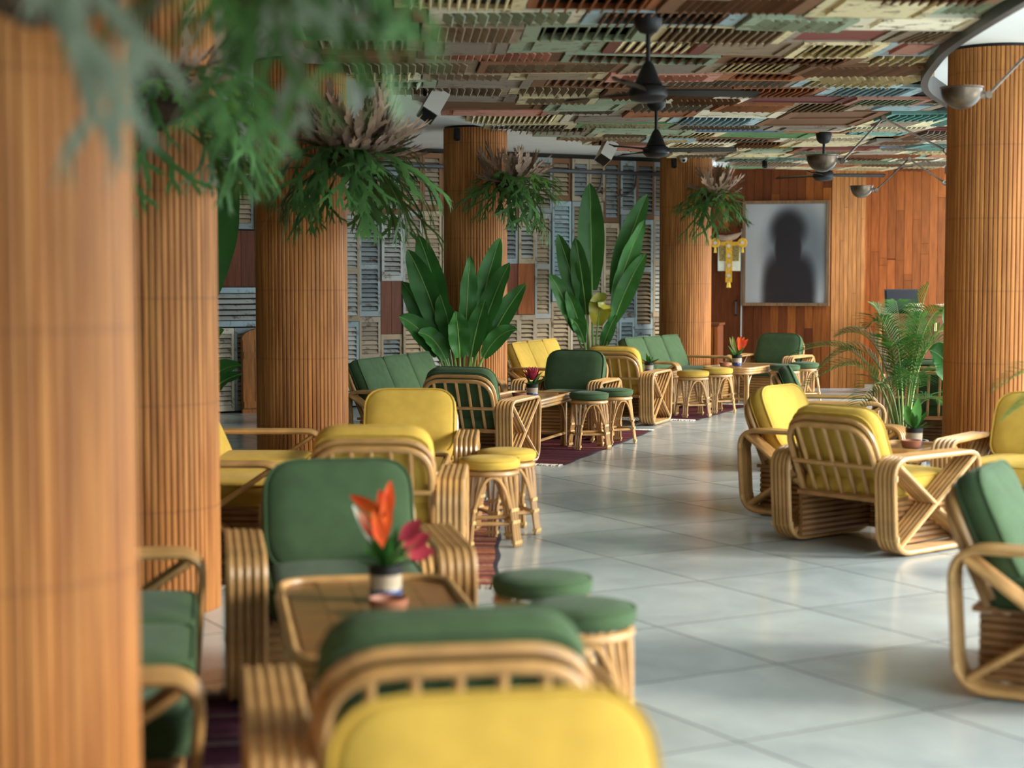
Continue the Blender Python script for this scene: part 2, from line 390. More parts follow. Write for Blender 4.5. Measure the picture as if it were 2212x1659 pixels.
SLATM = {}
def slat_mesh(key, L, wd, tilt, mt, axis):
    k = (key, round(L, 2), round(wd, 3), round(tilt, 1), axis)
    if k not in SLATM:
        m = MB().box((0, 0, 0), (wd, L, .010) if axis == 'y' else (L, .010, wd),
                     M.Rotation(R(tilt), 3, 'Y' if axis == 'y' else 'X'))
        SLATM[k] = m.mesh('slat', mt, False)
    return SLATM[k]
CPAL = ['cream'] * 7 + ['pale'] * 3 + ['brown'] * 4 + ['taupe'] * 5 + ['greybrown'] * 4 + ['sage'] * 3 + ['rust'] * 2 + ['teal', 'green', 'pink', 'blue', 'skyblue', 'maroon']
def ceil_shutter(cx, cy, wdt, ln, rz, rng, indiv):
    """a piece of old shutter laid flat under the ceiling: stiles and rails around louvre slats or a solid raised panel"""
    fc = rng.choice(CPAL)
    sc_ = fc if rng.random() < .62 else rng.choice(CPAL + ['mustard', 'mustard'])
    z = CZ - .055 - rng.random() * .035
    st, th = rng.choice([.025, .035, .045]), rng.choice([.025, .03, .035])
    m = MB()
    for s_ in (-1, 1): m.box((0, s_ * (ln / 2 - st / 2), 0), (wdt, st, th))
    for s_ in (-1, 1): m.box((s_ * (wdt / 2 - st), 0, 0), (st * 2, ln - 2 * st, th))
    fr = mk('shutter', m, PM[fc], ceiling, False, (cx, cy, z), (rng.uniform(-.02, .02), rng.uniform(-.02, .02), rz + rng.uniform(-.012, .012)))
    iw, il = wdt - 4 * st, ln - 2 * st
    if rng.random() < .40:
        p = MB().box((0, 0, .004), (iw, il, .012))
        mk('panel', p, PM[sc_], fr, False)
        if rng.random() < .65: mk('raised_field', MB().box((0, 0, -.012), (iw - .10, il - .08, .022)), PM[sc_], fr, False)
    else:
        n = max(5, int(iw / rng.choice([.045, .052, .060]))); sp = iw / n
        tilt = rng.choice([38, 45, -38, -45, 55, -55, 65, -65, 30, -30]); wd = rng.choice([.050, .060, .068]); dz = -rng.choice([.0, .008, .016])
        if indiv:
            me = slat_mesh(sc_, round(il, 2), wd, tilt, PM[sc_], 'y')
            for k in range(n): link('slat', me, fr, (-iw / 2 + sp * (k + .5), 0, dz))
        else:
            q = MB(); mt = M.Rotation(R(tilt), 3, 'Y')
            for k in range(n): q.box((-iw / 2 + sp * (k + .5), 0, dz), (wd, il, .010), mt)
            mk('slats', q, PM[sc_], fr, False)
CR = R(3.5)
def lay(y, y1, rng):
    while y < y1:
        ln = rng.choice([.42, .48, .52, .58, .66]); yc = y + ln / 2
        lo, hi = bx_at(LBs, yc), bx_at(RBs, yc)
        x = lo + .06 - rng.random() * .10
        while x < hi:
            wd = rng.uniform(.50, .98)
            if x + wd > hi + .10: wd = hi + .06 - x
            if wd < .28: break
            xc = x + wd / 2; dy = rng.uniform(-.03, .03) - math.tan(CR) * 0
            ceil_shutter(xc, yc + dy + (xc - 1) * math.tan(CR), wd - .012, ln - .010, CR, rng, 7.9 < yc < 14.2)
            x += wd
        y += ln
lay(6.4, 21.8, random.Random(21))
lay(-2.2, 6.0, random.Random(22))

# ------------------------------------------------------------------ shutter wall at the back
WA = V((-.88, 19.75)); WD = V((math.cos(R(29.9)), math.sin(R(29.9)))); WN = V((WD.y, -WD.x))   # normal faces the room
def wp(t, out=0.0): p = WA + WD * t + WN * out; return p
wall_rz = R(29.9)
wl = MB().box((-.9, .10, 1.47), (12.2, .2, 2.94))
c_ = wp(-1.5); wall_back = mk('wall_back', wl, MT['void'], None, False, (c_.x, c_.y, 0), (0, 0, wall_rz)); wall_back['kind'] = 'structure'
T0 = -1.5
def wall_shutter(t, z, wdt, ln, fc, sc_, rng, tilt=None, dep=0.0, rot=0):
    """louvred leaf standing on the wall; local frame of wall_back: x along wall, y into the wall"""
    st, th = .030, .035
    m = MB()
    for s_ in (-1, 1): m.box((0, 0, s_ * (ln / 2 - st)), (wdt, th, st * 2))
    for s_ in (-1, 1): m.box((s_ * (wdt / 2 - st / 2), 0, 0), (st, th, ln - 4 * st))
    mid = ln > .95
    if mid: m.box((0, 0, rng.uniform(-.08, .08)), (wdt - 2 * st, th, st * 2))
    fr = mk('shutter', m, PM[fc], wall_back, False, (t - T0, -.03 - dep, z + ln / 2), (0, rot, 0))
    tl = tilt if tilt is not None else rng.choice([-40, -46, -34, -50])
    n = max(4, int((ln - 4 * st) / .050)); sp = (ln - 4 * st) / n
    me = slat_mesh(sc_, round(wdt - 2 * st, 2), .050, tl, PM[sc_], 'x')
    for k in range(n): link('slat', me, fr, (0, 0, -ln / 2 + 2 * st + sp * (k + .5)))
def wall_panel(t, z, wdt, ln, n=2, mt='plank'):
    for k in range(n):
        mk('plank', MB().box((0, 0, 0), (wdt / n - .004, .03, ln)), MT[mt], wall_back, False, (t - T0 - wdt / 2 + wdt / n * (k + .5), -.03, z + ln / 2))
rng = random.Random(5)
cols = ['wgrey', 'wbrown', 'wtaupe', 'wslate', 'wsky', 'wgrey', 'wbrown', 'wtaupe', 'wpale', 'wslate']
t = -2.75
# column by column, shutters stacked floor to ceiling
i = 0
while t < 3.62:
    wdt = rng.choice([.24, .25, .27, .23])
    z = .02; tc_ = t + wdt / 2
    rows = rng.choice([[.95, 1.25, .7], [.8, 1.35, .75], [1.15, 1.2, .55], [1.0, 1.1, .8]])
    px = 1106 + 3700 * wp(tc_).x / wp(tc_).y
    if px < 590: rows = [.90, 1.06, .9]
    for j, ln in enumerate(rows):
        if z + ln > 2.88: ln = 2.88 - z
        if ln < .2: break
        wood_here = (j == 1 and 800 < px < 862) or (j == 1 and 1085 < px < 1140)
        if wood_here:
            wall_panel(tc_, z, wdt - .006, .60, 1 if px > 1000 else 2, 'plank' if rng.random() < .6 else 'plank_dark'); z += .60
            ln = ln - .6
            if ln < .25: ln = .3
            if z + ln > 2.88: continue
        fc = rng.choice(cols); sc_ = fc if rng.random() < .35 else rng.choice(['wbrown', 'wtaupe', 'wgrey', 'wtaupe', 'wslate'])
        if z > 2.0: fc = rng.choice(['wslate', 'wbrown', 'brown']); sc_ = rng.choice(['wslate', 'wbrown', 'wtaupe'])
        if px > 590 or j != 1:
            wall_shutter(tc_, z, wdt - .006, ln - .006, fc, sc_, rng, dep=rng.choice([0, 0, .02, .03]))
        z += ln
    t += wdt; i += 1
# left stretch of the wall: solid teak boards above a wide weathered shutter
for k in range(7):
    mk('plank', MB().box((0, 0, 0), (.155, .03, .60)), MT['plank_dark'], wall_back, False, (-3.1 - T0 + .158 * k, -.05, 1.66))
wall_shutter(-2.55, .93, 1.05, .42, 'wsky', 'wgrey', random.Random(3), dep=.05)
# rail and conduits at the top of the wall
mk('rail', MB().tube([(-4, -.10, 2.72), (5.1, -.10, 2.72)], .025, 6), MT['cable'], wall_back)
for tx in (1.9, 2.4, 3.1):
    mk('conduit', MB().tube(rpoly([(tx - T0 + .30, -.12, 2.72), (tx - T0 + .27, -.12, 2.50), (tx - T0, -.12, 2.42)], .12, 5, False), .014, 6), MT['cable'], wall_back)
# floor-standing orange door with a rounded top behind the columns
dp = wp(-2.16, .18)
do = empty('door_1', (dp.x, dp.y, 0), wall_rz); do['kind'] = 'structure'; do.scale = (1, 1, .76)
arc = [(-.28, 0), (.28, 0), (.28, 1.05)] + [(.28 * math.cos(a), 1.05 + .16 * math.sin(a)) for a in [R(15 * k) for k in range(1, 12)]] + [(-.28, 1.05)]
dm = MB(); n = len(arc)
dm.add([(p[0], -.02, p[1]) for p in arc] + [(p[0], .02, p[1]) for p in arc], [tuple(range(n)), tuple(range(n, 2 * n))[::-1]] + [(k, (k + 1) % n, n + (k + 1) % n, n + k)[::-1] for k in range(n)])
mk('door_leaf', dm, MT['door'], do, False)
for k in range(4): mk('board', MB().box((-.21 + .14 * k, -.027, .55), (.134, .014, .98)), MT['door'], do, False)
for z in (.12, .82): mk('door_rail', MB().box((0, -.04, z), (.54, .014, .09)), MT['door'], do, False)

# ------------------------------------------------------------------ teak walls around the painting
def plank_wall(name, a, b, z1, wid, mt, rng, splits=1):
    a, b = V(a), V(b); d = b - a; L = d.length; rz = math.atan2(d.y, d.x)
    wo = mk(name, MB().box((L / 2, .12, z1 / 2), (L, .2, z1)), MT['void'], None, False, (a.x, a.y, 0), (0, 0, rz)); wo['kind'] = 'structure'
    n = max(1, round(L / wid)); ww = L / n
    for k in range(n):
        cuts = [0] + sorted(rng.uniform(.4, z1 - .3) for _ in range(splits)) + [z1]
        for q in range(len(cuts) - 1):
            h = cuts[q + 1] - cuts[q]
            if h < .05: continue
            mk('plank', MB().box((ww * (k + .5), -rng.uniform(.0, .005), (cuts[q] + cuts[q + 1]) / 2), (ww - .004, .04, h - .003)), MT[mt] if not isinstance(mt, list) else MT[rng.choice(mt)], wo, False)
    return wo
rng = random.Random(9)
PA, PB = (2.35, 23.05), (4.18, 22.5)
plank_wall('wall_painting', PA, PB, 2.93, .115, ['plank_dark', 'plank_dark', 'plank'], rng)
plank_wall('wall_pier', PB, (4.62, 22.5), 2.93, .052, 'plank_light', rng)
plank_wall('wall_pier_side', (4.62, 22.5), (4.66, 23.4), 2.93, .075, 'plank', rng)
plank_wall('wall_far', (4.66, 23.4), (6.4, 23.1), 2.93, .11, ['plank'], rng, 2)
wlft = mk('wall_left', MB().box((-7.1, 8, 1.47), (.2, 26, 2.94)), MT['void'], None, False); wlft['kind'] = 'structure'
wblock = mk('wall_rear_light_block', MB().box((-1.55, -2.6, 1.47), (11, .2, 2.94)), MT['soffit'], None, False); wblock['kind'] = 'structure'  # unseen wall added behind the camera to cut the light from there

# painting
pd = (V(PB) - V(PA)).normalized(); pn = V((pd.y, -pd.x)); prz = math.atan2(pd.y, pd.x)
def canvasmat():
    m, nt, b = newmat('painted_canvas')
    tc = nd(nt, 'ShaderNodeTexCoord'); sep = nd(nt, 'ShaderNodeSeparateXYZ'); lk(nt, tc.outputs['Object'], sep.inputs[0])
    no = nd(nt, 'ShaderNodeTexNoise'); no.inputs['Scale'].default_value = 2.5; no.inputs['Detail'].default_value = 4; lk(nt, tc.outputs['Object'], no.inputs[0])
    nb = nd(nt, 'ShaderNodeMath', operation='MULTIPLY_ADD'); nb.inputs[1].default_value = .16; nb.inputs[2].default_value = -.08; lk(nt, no.outputs[0], nb.inputs[0])
    def ell(cx, cz, rx, rz, soft, pw=2):
        def ax(o, c, r):
            a = nd(nt, 'ShaderNodeMath', operation='SUBTRACT'); lk(nt, o, a.inputs[0]); a.inputs[1].default_value = c
            d = nd(nt, 'ShaderNodeMath', operation='DIVIDE'); lk(nt, a.outputs[0], d.inputs[0]); d.inputs[1].default_value = r
            ab = nd(nt, 'ShaderNodeMath', operation='ABSOLUTE'); lk(nt, d.outputs[0], ab.inputs[0])
            p = nd(nt, 'ShaderNodeMath', operation='POWER'); lk(nt, ab.outputs[0], p.inputs[0]); p.inputs[1].default_value = pw; return p.outputs[0]
        s_ = nd(nt, 'ShaderNodeMath', operation='ADD'); lk(nt, ax(sep.outputs[0], cx, rx), s_.inputs[0]); lk(nt, ax(sep.outputs[2], cz, rz), s_.inputs[1])
        q = nd(nt, 'ShaderNodeMath', operation='ADD'); lk(nt, s_.outputs[0], q.inputs[0]); lk(nt, nb.outputs[0], q.inputs[1])
        r = nd(nt, 'ShaderNodeMapRange', interpolation_type='SMOOTHSTEP'); r.inputs[1].default_value = 1 + soft; r.inputs[2].default_value = 1 - soft; lk(nt, q.outputs[0], r.inputs[0]); return r.outputs[0]
    def mxm(a, b_):
        n = nd(nt, 'ShaderNodeMath', operation='MAXIMUM'); lk(nt, a, n.inputs[0]); lk(nt, b_, n.inputs[1]); return n.outputs[0]
    k = mxm(ell(.03, .31, .24, .27, .7), ell(.04, -.66, .36, .68, .6, 3.5))
    k = mxm(k, ell(.03, .04, .18, .32, .6, 4))
    halo = ell(.14, .05, .42, .62, .75)
    bgm = nd(nt, 'ShaderNodeMix', data_type='RGBA'); lk(nt, halo, bgm.inputs[0]); bgm.inputs[6].default_value = (.36, .37, .37, 1); bgm.inputs[7].default_value = (.13, .145, .16, 1)
    fg = nd(nt, 'ShaderNodeMix', data_type='RGBA'); lk(nt, k, fg.inputs[0]); lk(nt, bgm.outputs[2], fg.inputs[6]); fg.inputs[7].default_value = (.020, .018, .022, 1)
    lk(nt, fg.outputs[2], b.inputs['Base Color']); b.inputs['Roughness'].default_value = .25
    return m
pc = V(PA) + pd * 1.33 + pn * .07
pa = tag(empty('framed_painting', (pc.x, pc.y, 1.77), prz), 'large framed painting of a blurred dark silhouette on the teak wall', 'painting')
PW, PH = 1.14, 1.38
mk('canvas', MB().box((0, 0, 0), (PW - .06, .02, PH - .06)), canvasmat(), pa, False)
for s_ in (-1, 1):
    mk('frame_side', MB().box((s_ * (PW / 2 - .02), -.01, 0), (.04, .07, PH)), MT['frame'], pa, False)
    mk('frame_rail', MB().box((0, -.01, s_ * (PH / 2 - .02)), (PW - .08, .07, .04)), MT['frame'], pa, False)
# narrow flush door left of the painting
q = V(PA) + pd * .53 + pn * .05
d2 = empty('door_2', (q.x, q.y, 0), prz); d2['kind'] = 'structure'
mk('door_leaf', MB().box((0, 0, 1.05), (.40, .04, 2.1)), MT['plank_dark'], d2, False)
mk('door_handle', MB().tube([(.15, -.02, .95), (.15, -.06, .97), (.15, -.06, 1.13), (.15, -.02, 1.15)], .012, 6), MT['black'], d2)
mk('edge_strip', MB().box((.215, -.01, 1.05), (.010, .05, 2.1)), MT['speaker'], d2, False)
# low cabinet and chalk board
q = V(PA) + pd * .28 + pn * .75
cb = tag(empty('low_cabinet', (q.x, q.y, 0), prz), 'low slatted teak cabinet standing beside the flush door', 'cabinet')
mk('body', MB().box((0, 0, .42), (.62, .40, .84)), MT['cab'], cb, False)
for k in range(12): mk('slat', MB().box((-.285 + .052 * k, -.207, .42), (.040, .016, .80)), MT['plank'], cb, False)
mk('top', MB().box((0, 0, .855), (.66, .44, .03)), MT['cab'], cb, False)
q = V(PA) + pd * .34 + pn * 1.15
bd = tag(empty('chalkboard', (q.x, q.y, 0), prz), 'small wooden framed chalkboard leaning by the low cabinet', 'sign')
mk('board', MB().box((0, 0, .62), (.13, .02, .52)), MT['screen'], bd, False)
for s_ in (-1, 1):
    mk('frame_side', MB().box((s_ * .085, -.005, .45), (.04, .04, .90)), MT['plank_light'], bd, False)
    mk('frame_rail', MB().box((0, -.005, .62 + s_ * .27), (.13, .04, .04)), MT['plank_light'], bd, False)
# hanging gold ornament
q = V(PA) + pd * .60 + pn * .20
orn = tag(empty('hanging_ornament', (q.x, q.y, 1.95), prz), 'gold and white cloth ceremonial hanging with tassels beside the painting', 'ornament')
mk('white_cloth', MB().box((0, .01, -.24), (.30, .01, .34)), MT['white_petal'], orn, False)
mk('gold_panel', MB().box((0, 0, -.16), (.26, .012, .24)), mat('gold_brocade', (.42, .30, .08), .5, .4, 60), orn, False)
mk('gold_band', MB().box((0, -.012, -.28), (.085, .012, .56)), MT['gold'], orn, False)
mk('cross_band', MB().box((0, -.010, -.05), (.34, .010, .05)), MT['gold'], orn, False)
for s_ in (-1, 1):
    mk('disc', MB().lathe([(.001, -.01), (.055, -.01), (.065, 0), (.055, .01), (.001, .01)], 16).xf(M.Translation((s_ * .18, -.02, -.04)) @ M.Rotation(R(90), 4, 'X')), MT['gold'], orn)
    mk('mirror', MB().lathe([(.001, -.004), (.022, -.004), (.022, .004), (.001, .004)], 12).xf(M.Translation((s_ * .18, -.035, -.04)) @ M.Rotation(R(90), 4, 'X')), MT['speaker'], orn)
    mk('tassel', MB().tube([(s_ * .18, -.02, -.10), (s_ * .18, -.02, -.17)], [.012, .02], 6), MT['yellow_petal'], orn)
for k in range(4):
    mk('mirror', MB().lathe([(.001, -.004), (.022, -.004), (.022, .004), (.001, .004)], 12).xf(M.Translation((0, -.022, -.08 - .13 * k)) @ M.Rotation(R(90), 4, 'X')), MT['speaker'], orn)
mk('tassel', MB().tube([(0, -.012, -.56), (0, -.012, -.63)], [.02, .03], 6), MT['yellow_petal'], orn)
mk('crest', MB().tube(bez((-.17, 0, .04), (0, 0, -.03), (.17, 0, .10), 8), [.03, .04, .045, .04, .045, .04, .035, .02, .008], 6), MT['shield'], orn)

# sideboard with monitor and flower bowls
sb = tag(empty('sideboard', (5.35, 21.6, 0), R(-6)), 'tall dark teak sideboard with brass hinges under the monitor', 'cabinet')
mk('body', MB().box((.25, 0, .49), (1.9, .5, .98)), MT['cab'], sb, False)
mk('top', MB().box((.25, 0, .99), (1.96, .54, .03)), MT['cab'], sb, False)
mk('side_panel', MB().box((-.72, -.02, .49), (.03, .56, .98)), MT['plank_light'], sb, False)
for k in range(3):
    dr = mk('door', MB().box((-.38 + .62 * k, -.26, .50), (.60, .02, .90)), MT['cab'], sb, False)
    for z in (.2, .84): mk('hinge', MB().box((-.67 + .62 * k, -.275, z), (.03, .012, .10)), MT['brass'], dr, False)
mo = tag(empty('monitor', (4.92, 21.62, 1.005), R(4)), 'black flat monitor tilted back on the sideboard', 'monitor')
mk('screen', MB().box((0, 0, 0), (.40, .02, .27), M.Rotation(R(-14), 3, 'X')).xf(M.Translation((0, 0, .155))), MT['screen'], mo, False)
mk('bezel', MB().box((0, .013, 0), (.43, .02, .30), M.Rotation(R(-14), 3, 'X')).xf(M.Translation((0, .008, .155))), MT['black'], mo, False)
mk('stand', MB().box((0, .06, .012), (.22, .14, .024)), MT['black'], mo, False)
def flower_bowl(x, y, z, label, seed):
    rg = random.Random(seed)
    o = tag(empty('flower_bowl', (x, y, z)), label, 'flower bowl')
    mk('bowl', MB().lathe([(.05, 0), (.10, .02), (.14, .06), (.13, .06), (.09, .03), (.04, .02)], 20), MT['glaze_cream'], o)
    for k in range(16):
        a = rg.random() * 6.28; rr = rg.random() ** .5 * .12; c = V((rr * math.cos(a), rr * math.sin(a), .075 + .04 * rg.random()))
        m = MB()
        for j in range(5):
            th = j * 1.2566 + rg.random() * .3
            d = V((math.cos(th), math.sin(th), .35)); s_ = V((-math.sin(th), math.cos(th), 0))
            m.add([c, c + d * .024 + s_ * .016, c + d * .046, c + d * .024 - s_ * .016], [(0, 1, 2, 3)])
        f = mk('flower', m, MT['white_petal'], o)
        mk('flower_eye', MB().lathe([(.001, 0), (.012, .004), (.001, .012)], 6, c), MT['yellow_petal'], f)
flower_bowl(5.02, 21.42, 1.005, 'bowl of white frangipani flowers in front of the monitor', 1)
flower_bowl(5.48, 21.55, 1.005, 'bowl of yellow and white frangipani half behind the palm', 2)

# ------------------------------------------------------------------ columns
CRAD = .30; NS = 68
sw = 2 * math.pi * CRAD / NS
def slat_prof():
    h = sw * .5 - .0008; m = MB(); P = [(-h, -.008), (-h, .008), (-h * .55, .013), (h * .55, .013), (h, .008), (h, -.008)]
    n = len(P)
    m.add([(p[1], p[0], 0) for p in P] + [(p[1], p[0], CZ - .02) for p in P], [(k, (k + 1) % n, n + (k + 1) % n, n + k)[::-1] for k in range(n)] + [tuple(range(n)), tuple(range(n, 2 * n))[::-1]])
    return m
slme = slat_prof().mesh('slat', MT['colslat'], False)
def column(x, y, label, indiv=True):
    o = tag(empty('column', (x, y, 0)), label, 'column', 'slat clad round columns')
    mk('core', MB().lathe([(CRAD - .010, 0), (CRAD - .010, CZ)], 48), MT['colcore'], o)
    mk('collar', MB().lathe([(CRAD + .004, CZ - .022), (CRAD + .004, CZ)], 48, cap=False), MT['black'], o)
    if indiv:
        for k in range(NS):
            a = 2 * math.pi * k / NS
            link('slat', slme, o, (CRAD * math.cos(a), CRAD * math.sin(a), 0), (0, 0, a))
    else:
        q = MB()
        for k in range(NS):
            a = 2 * math.pi * k / NS; s_ = slat_prof(); s_.xf(M.Translation((CRAD * math.cos(a), CRAD * math.sin(a), 0)) @ M.Rotation(a, 4, 'Z')); q.add(s_.v, s_.f)
        j = mk('slats', q, MT['colslat'], o, False); j['kind'] = 'stuff'
    return o
column(-1.035, 3.25, 'round timber slat column nearest the green sofa, pale antler fronds hanging over it')
column(-1.62, 7.6, 'round timber slat column between the green sofa and the yellow sofa')
column(-1.44, 11.75, 'round timber slat column behind the end of the yellow sofa with a big brown-crested fern')
column(-.36, 16.95, 'round timber slat column behind the low leafy banana plant', False)
column(2.10, 20.8, 'round timber slat column beside the gold hanging ornament', False)
column(3.12, 11.1, 'pale sunlit round timber slat column carrying the nearest bronze swing-arm lamp')
column(3.80, 13.6, 'round timber slat column hidden behind the pale sunlit column', False)
column(4.80, 17.6, 'round timber slat column in the open side beyond the palm', False)

# ------------------------------------------------------------------ cushions
def rrect(w_, d_, r, seg=5):
    return rpoly([(-w_ / 2, -d_ / 2), (w_ / 2, -d_ / 2), (w_ / 2, d_ / 2), (-w_ / 2, d_ / 2)], r, seg)
def cushion(w_, d_, t, rc, bulge=.02, er=.035):
    out = rrect(w_, d_, rc); n = len(out); m = MB()
    def ring(ins, z):
        sx = 1 - ins / (w_ / 2); sy = 1 - ins / (d_ / 2)
        return [V((p.x * sx, p.y * sy, z)) for p in out]
    hm = min(w_, d_) / 2
    rings = [ring(hm * .85, t / 2 + bulge), ring(hm * .5, t / 2 + bulge * .8), ring(hm * .22, t / 2 + bulge * .35), ring(er * .8, t / 2 - er * .05), ring(er * .25, t / 2 - er * .4), ring(0, t / 2 - er),
             ring(-.004, 0), ring(0, -t / 2 + er), ring(er * .25, -t / 2 + er * .4), ring(er * .8, -t / 2 + er * .05), ring(hm * .4, -t / 2 - bulge * .4), ring(hm * .85, -t / 2 - bulge * .5)]
    vs = [p for r_ in rings for p in r_]; fs = []
    for i in range(len(rings) - 1):
        for k in range(n): fs.append((i * n + k, (i + 1) * n + k, (i + 1) * n + (k + 1) % n, i * n + (k + 1) % n))
    fs.append(tuple(range(n))); fs.append(tuple((len(rings) - 1) * n + k for k in range(n))[::-1])
    return m.add(vs, fs)
def piping(w_, d_, t, rc, er=.035):
    m = MB(); out = rrect(w_ - .012, d_ - .012, rc)
    for z in (t / 2 - er * .35, -t / 2 + er * .35): m.tube([(p.x, p.y, z) for p in out], .0055, 5, True)
    return m

# ------------------------------------------------------------------ rattan seating
AH, AB, AF = .535, -.36, .40         # arm height, back and front in local y
def arm_paths():
    """side view (y,z) of the pretzel arm"""
    loop = rpoly([(AB + .03, .018), (AF - .04, .018), (AF, AH - .018), (AB, AH - .018)], [.12, .10, .10, .12], 6)
    d1 = [V((AF - .05, AH - .045)), V((AB + .06, .05))]
    d2 = [V((AB + .05, AH - .05)), V((.0, .265))]
    d3 = [V((.03, .235)), V((AF - .075, .05))]
    return loop, [d1, d2, d3]
def make_seat(seats, fab):
    """armchair (1 seat) or sofa (n seats); faces local +y"""
    W = .57 * seats
    o = empty('rattan_sofa' if seats > 1 else 'rattan_armchair')
    loop, dg = arm_paths(); NSTR = 5; sp = .028; r = .0145
    sm = MB(); sm.tube([(0, p.x, p.y) for p in loop], r, 7, True)
    for d in dg: sm.tube([(0, p.x, p.y) for p in d], r * .93, 6)
    sme = sm.mesh('strand', MT['rattan'])
    for s_ in (-1, 1):
        am = MB()
        for z in (.10, .42): am.box((0, AB + .012 if z > .3 else AB + .03, z), (sp * NSTR + .006, .012, .03))
        arm = mk('arm', am, MT['binding'], o, False, (s_ * (W / 2 + .075), 0, 0))
        for k in range(NSTR): link('strand', sme, arm, ((k - (NSTR - 1) / 2) * sp, 0, 0))
    # seat box: stacked poles at front and sides
    box = mk('seat_deck', MB().box((0, .02, .285), (W - .02, .66, .02)), MT['rattan_dark'], o, False)
    fm = MB().tube([(-W / 2 - .005, 0, 0), (W / 2 + .005, 0, 0)], .0155, 6).mesh('pole', MT['rattan'])
    for k in range(8): link('pole', fm, box, (0, .335 - .004 * abs(k - 4), .045 + .0305 * k))
    sm2 = MB().tube([(0, -.28, 0), (0, .33, 0)], .0155, 6).mesh('pole', MT['rattan_dark'])
    for s_ in (-1, 1):
        for k in range(8): link('pole', sm2, box, (s_ * (W / 2 - .012), 0, .045 + .0305 * k))
    # back frame
    tilt = R(24); BH = .445
    bfm = MB(); half = W / 2 - .012
    path = rpoly([(-half, 0), (-half, BH - .03), (half, BH - .03), (half, 0)], .15, 7, False)
    bfm.tube([(p.x, 0, p.y) for p in path], .0165, 8)
    path2 = rpoly([(-half - .012, .02), (-half - .012, BH - .005), (half + .012, BH - .005), (half + .012, .02)], .16, 7, False)
    bfm.tube([(p.x, .030, p.y) for p in path2], .0145, 7)
    bf = mk('back_frame', bfm, MT['rattan'], o, True, (0, -.255, .295), (tilt, 0, 0))
    ns = 5 * seats
    spm = MB().tube([(0, 0, .0), (0, 0, BH - .032)], .0125, 7).mesh('spindle', MT['rattan'])
    for k in range(ns):
        xx = -half + 2 * half * (k + 1) / (ns + 1); e = min(half - abs(xx), .15)
        sc = 1 - (.15 - math.sqrt(max(0, .15 ** 2 - (.15 - e) ** 2))) / BH * .6 if e < .15 else 1
        link('spindle', spm, bf, (xx, -.004, 0), None, (1, 1, sc))
    for z in (.0, .19): mk('back_rail', MB().tube([(-half, -.012, z), (half, -.012, z)], .0135, 7), MT['rattan'], bf)
    # cushions
    cw = W / seats
    for k in range(seats):
        xx = -W / 2 + cw * (k + .5)
        g = .565 if seats == 1 else cw - .006
        cs = mk('seat_cushion', cushion(g, .64, .125, .07, .018), MT[fab], o, True, (xx, .055, .345))
        mk('piping', piping(g, .64, .125, .07), MT[fab], cs)
        rc = .13 if seats == 1 else .045
        cb_ = mk('back_cushion', cushion(g, .445, .115, rc, .018), MT[fab], o)
        cb_.matrix_local = M.Translation((xx, -.255, .295)) @ M.Rotation(tilt, 4, 'X') @ M.Translation((0, .102, .245)) @ M.Rotation(R(90), 4, 'X')
        mk('piping', piping(g, .445, .115, rc), MT[fab], cb_)
    return o
proto = {}
def seat(n, fab, x, y, face, label, group=None):
    key = (n, fab)
    if key not in proto: proto[key] = o = make_seat(n, fab)
    else: o = copy_tree(proto[key])
    o.location = (x, y, .0035); o.rotation_euler = (0, 0, R(face - 90))
    if n == 3 and y > 16: o.scale = (.85, 1, 1)
    tag(o, label, 'sofa' if n > 1 else 'armchair', group)
    return o
seat(1, 'yellow', .03, 2.53, 282, 'yellow cushioned rattan armchair set back to back with a green armchair, far from any rug')
seat(1, 'green', -.18, 3.86, 100, 'green rattan armchair facing the wooden table, its spindle back against a yellow armchair')
seat(1, 'green', -.61, 6.19, 280, 'green rattan armchair behind the red flower pot, back to back with a yellow spindle-backed armchair')
seat(3, 'green', -1.30, 4.91, 10, 'green three seat rattan sofa between two timber columns beside the purple rug')
seat(1, 'yellow', -.65, 8.28, 90, 'yellow rattan armchair with spindle back standing behind a green armchair')
seat(1, 'yellow', -.63, 10.26, 270, 'yellow rattan armchair facing the table with the pair of yellow stools on the red rug')
seat(3, 'yellow', -1.575, 9.6, 0, 'yellow three seat rattan sofa by the column beside the red rug')
seat(1, 'green', -.295, 13.38, 72, 'green rattan armchair with its spindle back turned to the yellow armchair, on the maroon rug')
seat(1, 'green', .51, 15.75, 252, 'green rattan armchair facing the maroon rug beyond the pair of green stools')
seat(3, 'green', -.735, 14.92, -18, 'green three seat rattan sofa in front of the leafy banana plant and column')
seat(1, 'yellow', 1.1, 17.2, 70, 'yellow rattan armchair half hidden behind the green armchair on the maroon rug')
seat(3, 'yellow', .53, 18.3, -20, 'yellow three seat rattan sofa against the shutter wall')
seat(3, 'green', 1.88, 19.6, -30, 'green three seat rattan sofa against the shutter wall next to the far column')
seat(1, 'green', 3.1, 20.5, 240, 'green rattan armchair under the framed painting')
seat(1, 'yellow', 1.95, 10.72, -38, 'yellow rattan armchair with sunlit cushion, tucked behind another yellow armchair on the bare floor')
seat(1, 'yellow', 1.99, 9.40, 40, 'yellow rattan armchair on the bare floor showing its spindle back and crossed side arm')
seat(1, 'yellow', 3.0, 9.95, 235, 'yellow rattan armchair in front of the pale sunlit column')
seat(1, 'green', 2.05, 6.17, -28, 'green rattan armchair standing alone on the pale floor away from the rugs')
seat(1, 'green', 2.45, 13.2, -8, 'green rattan armchair seen side-on beyond the palm fronds')
seat(1, 'green', 3.52, 14.55, 80, 'green rattan armchair with spindle back behind the palm')

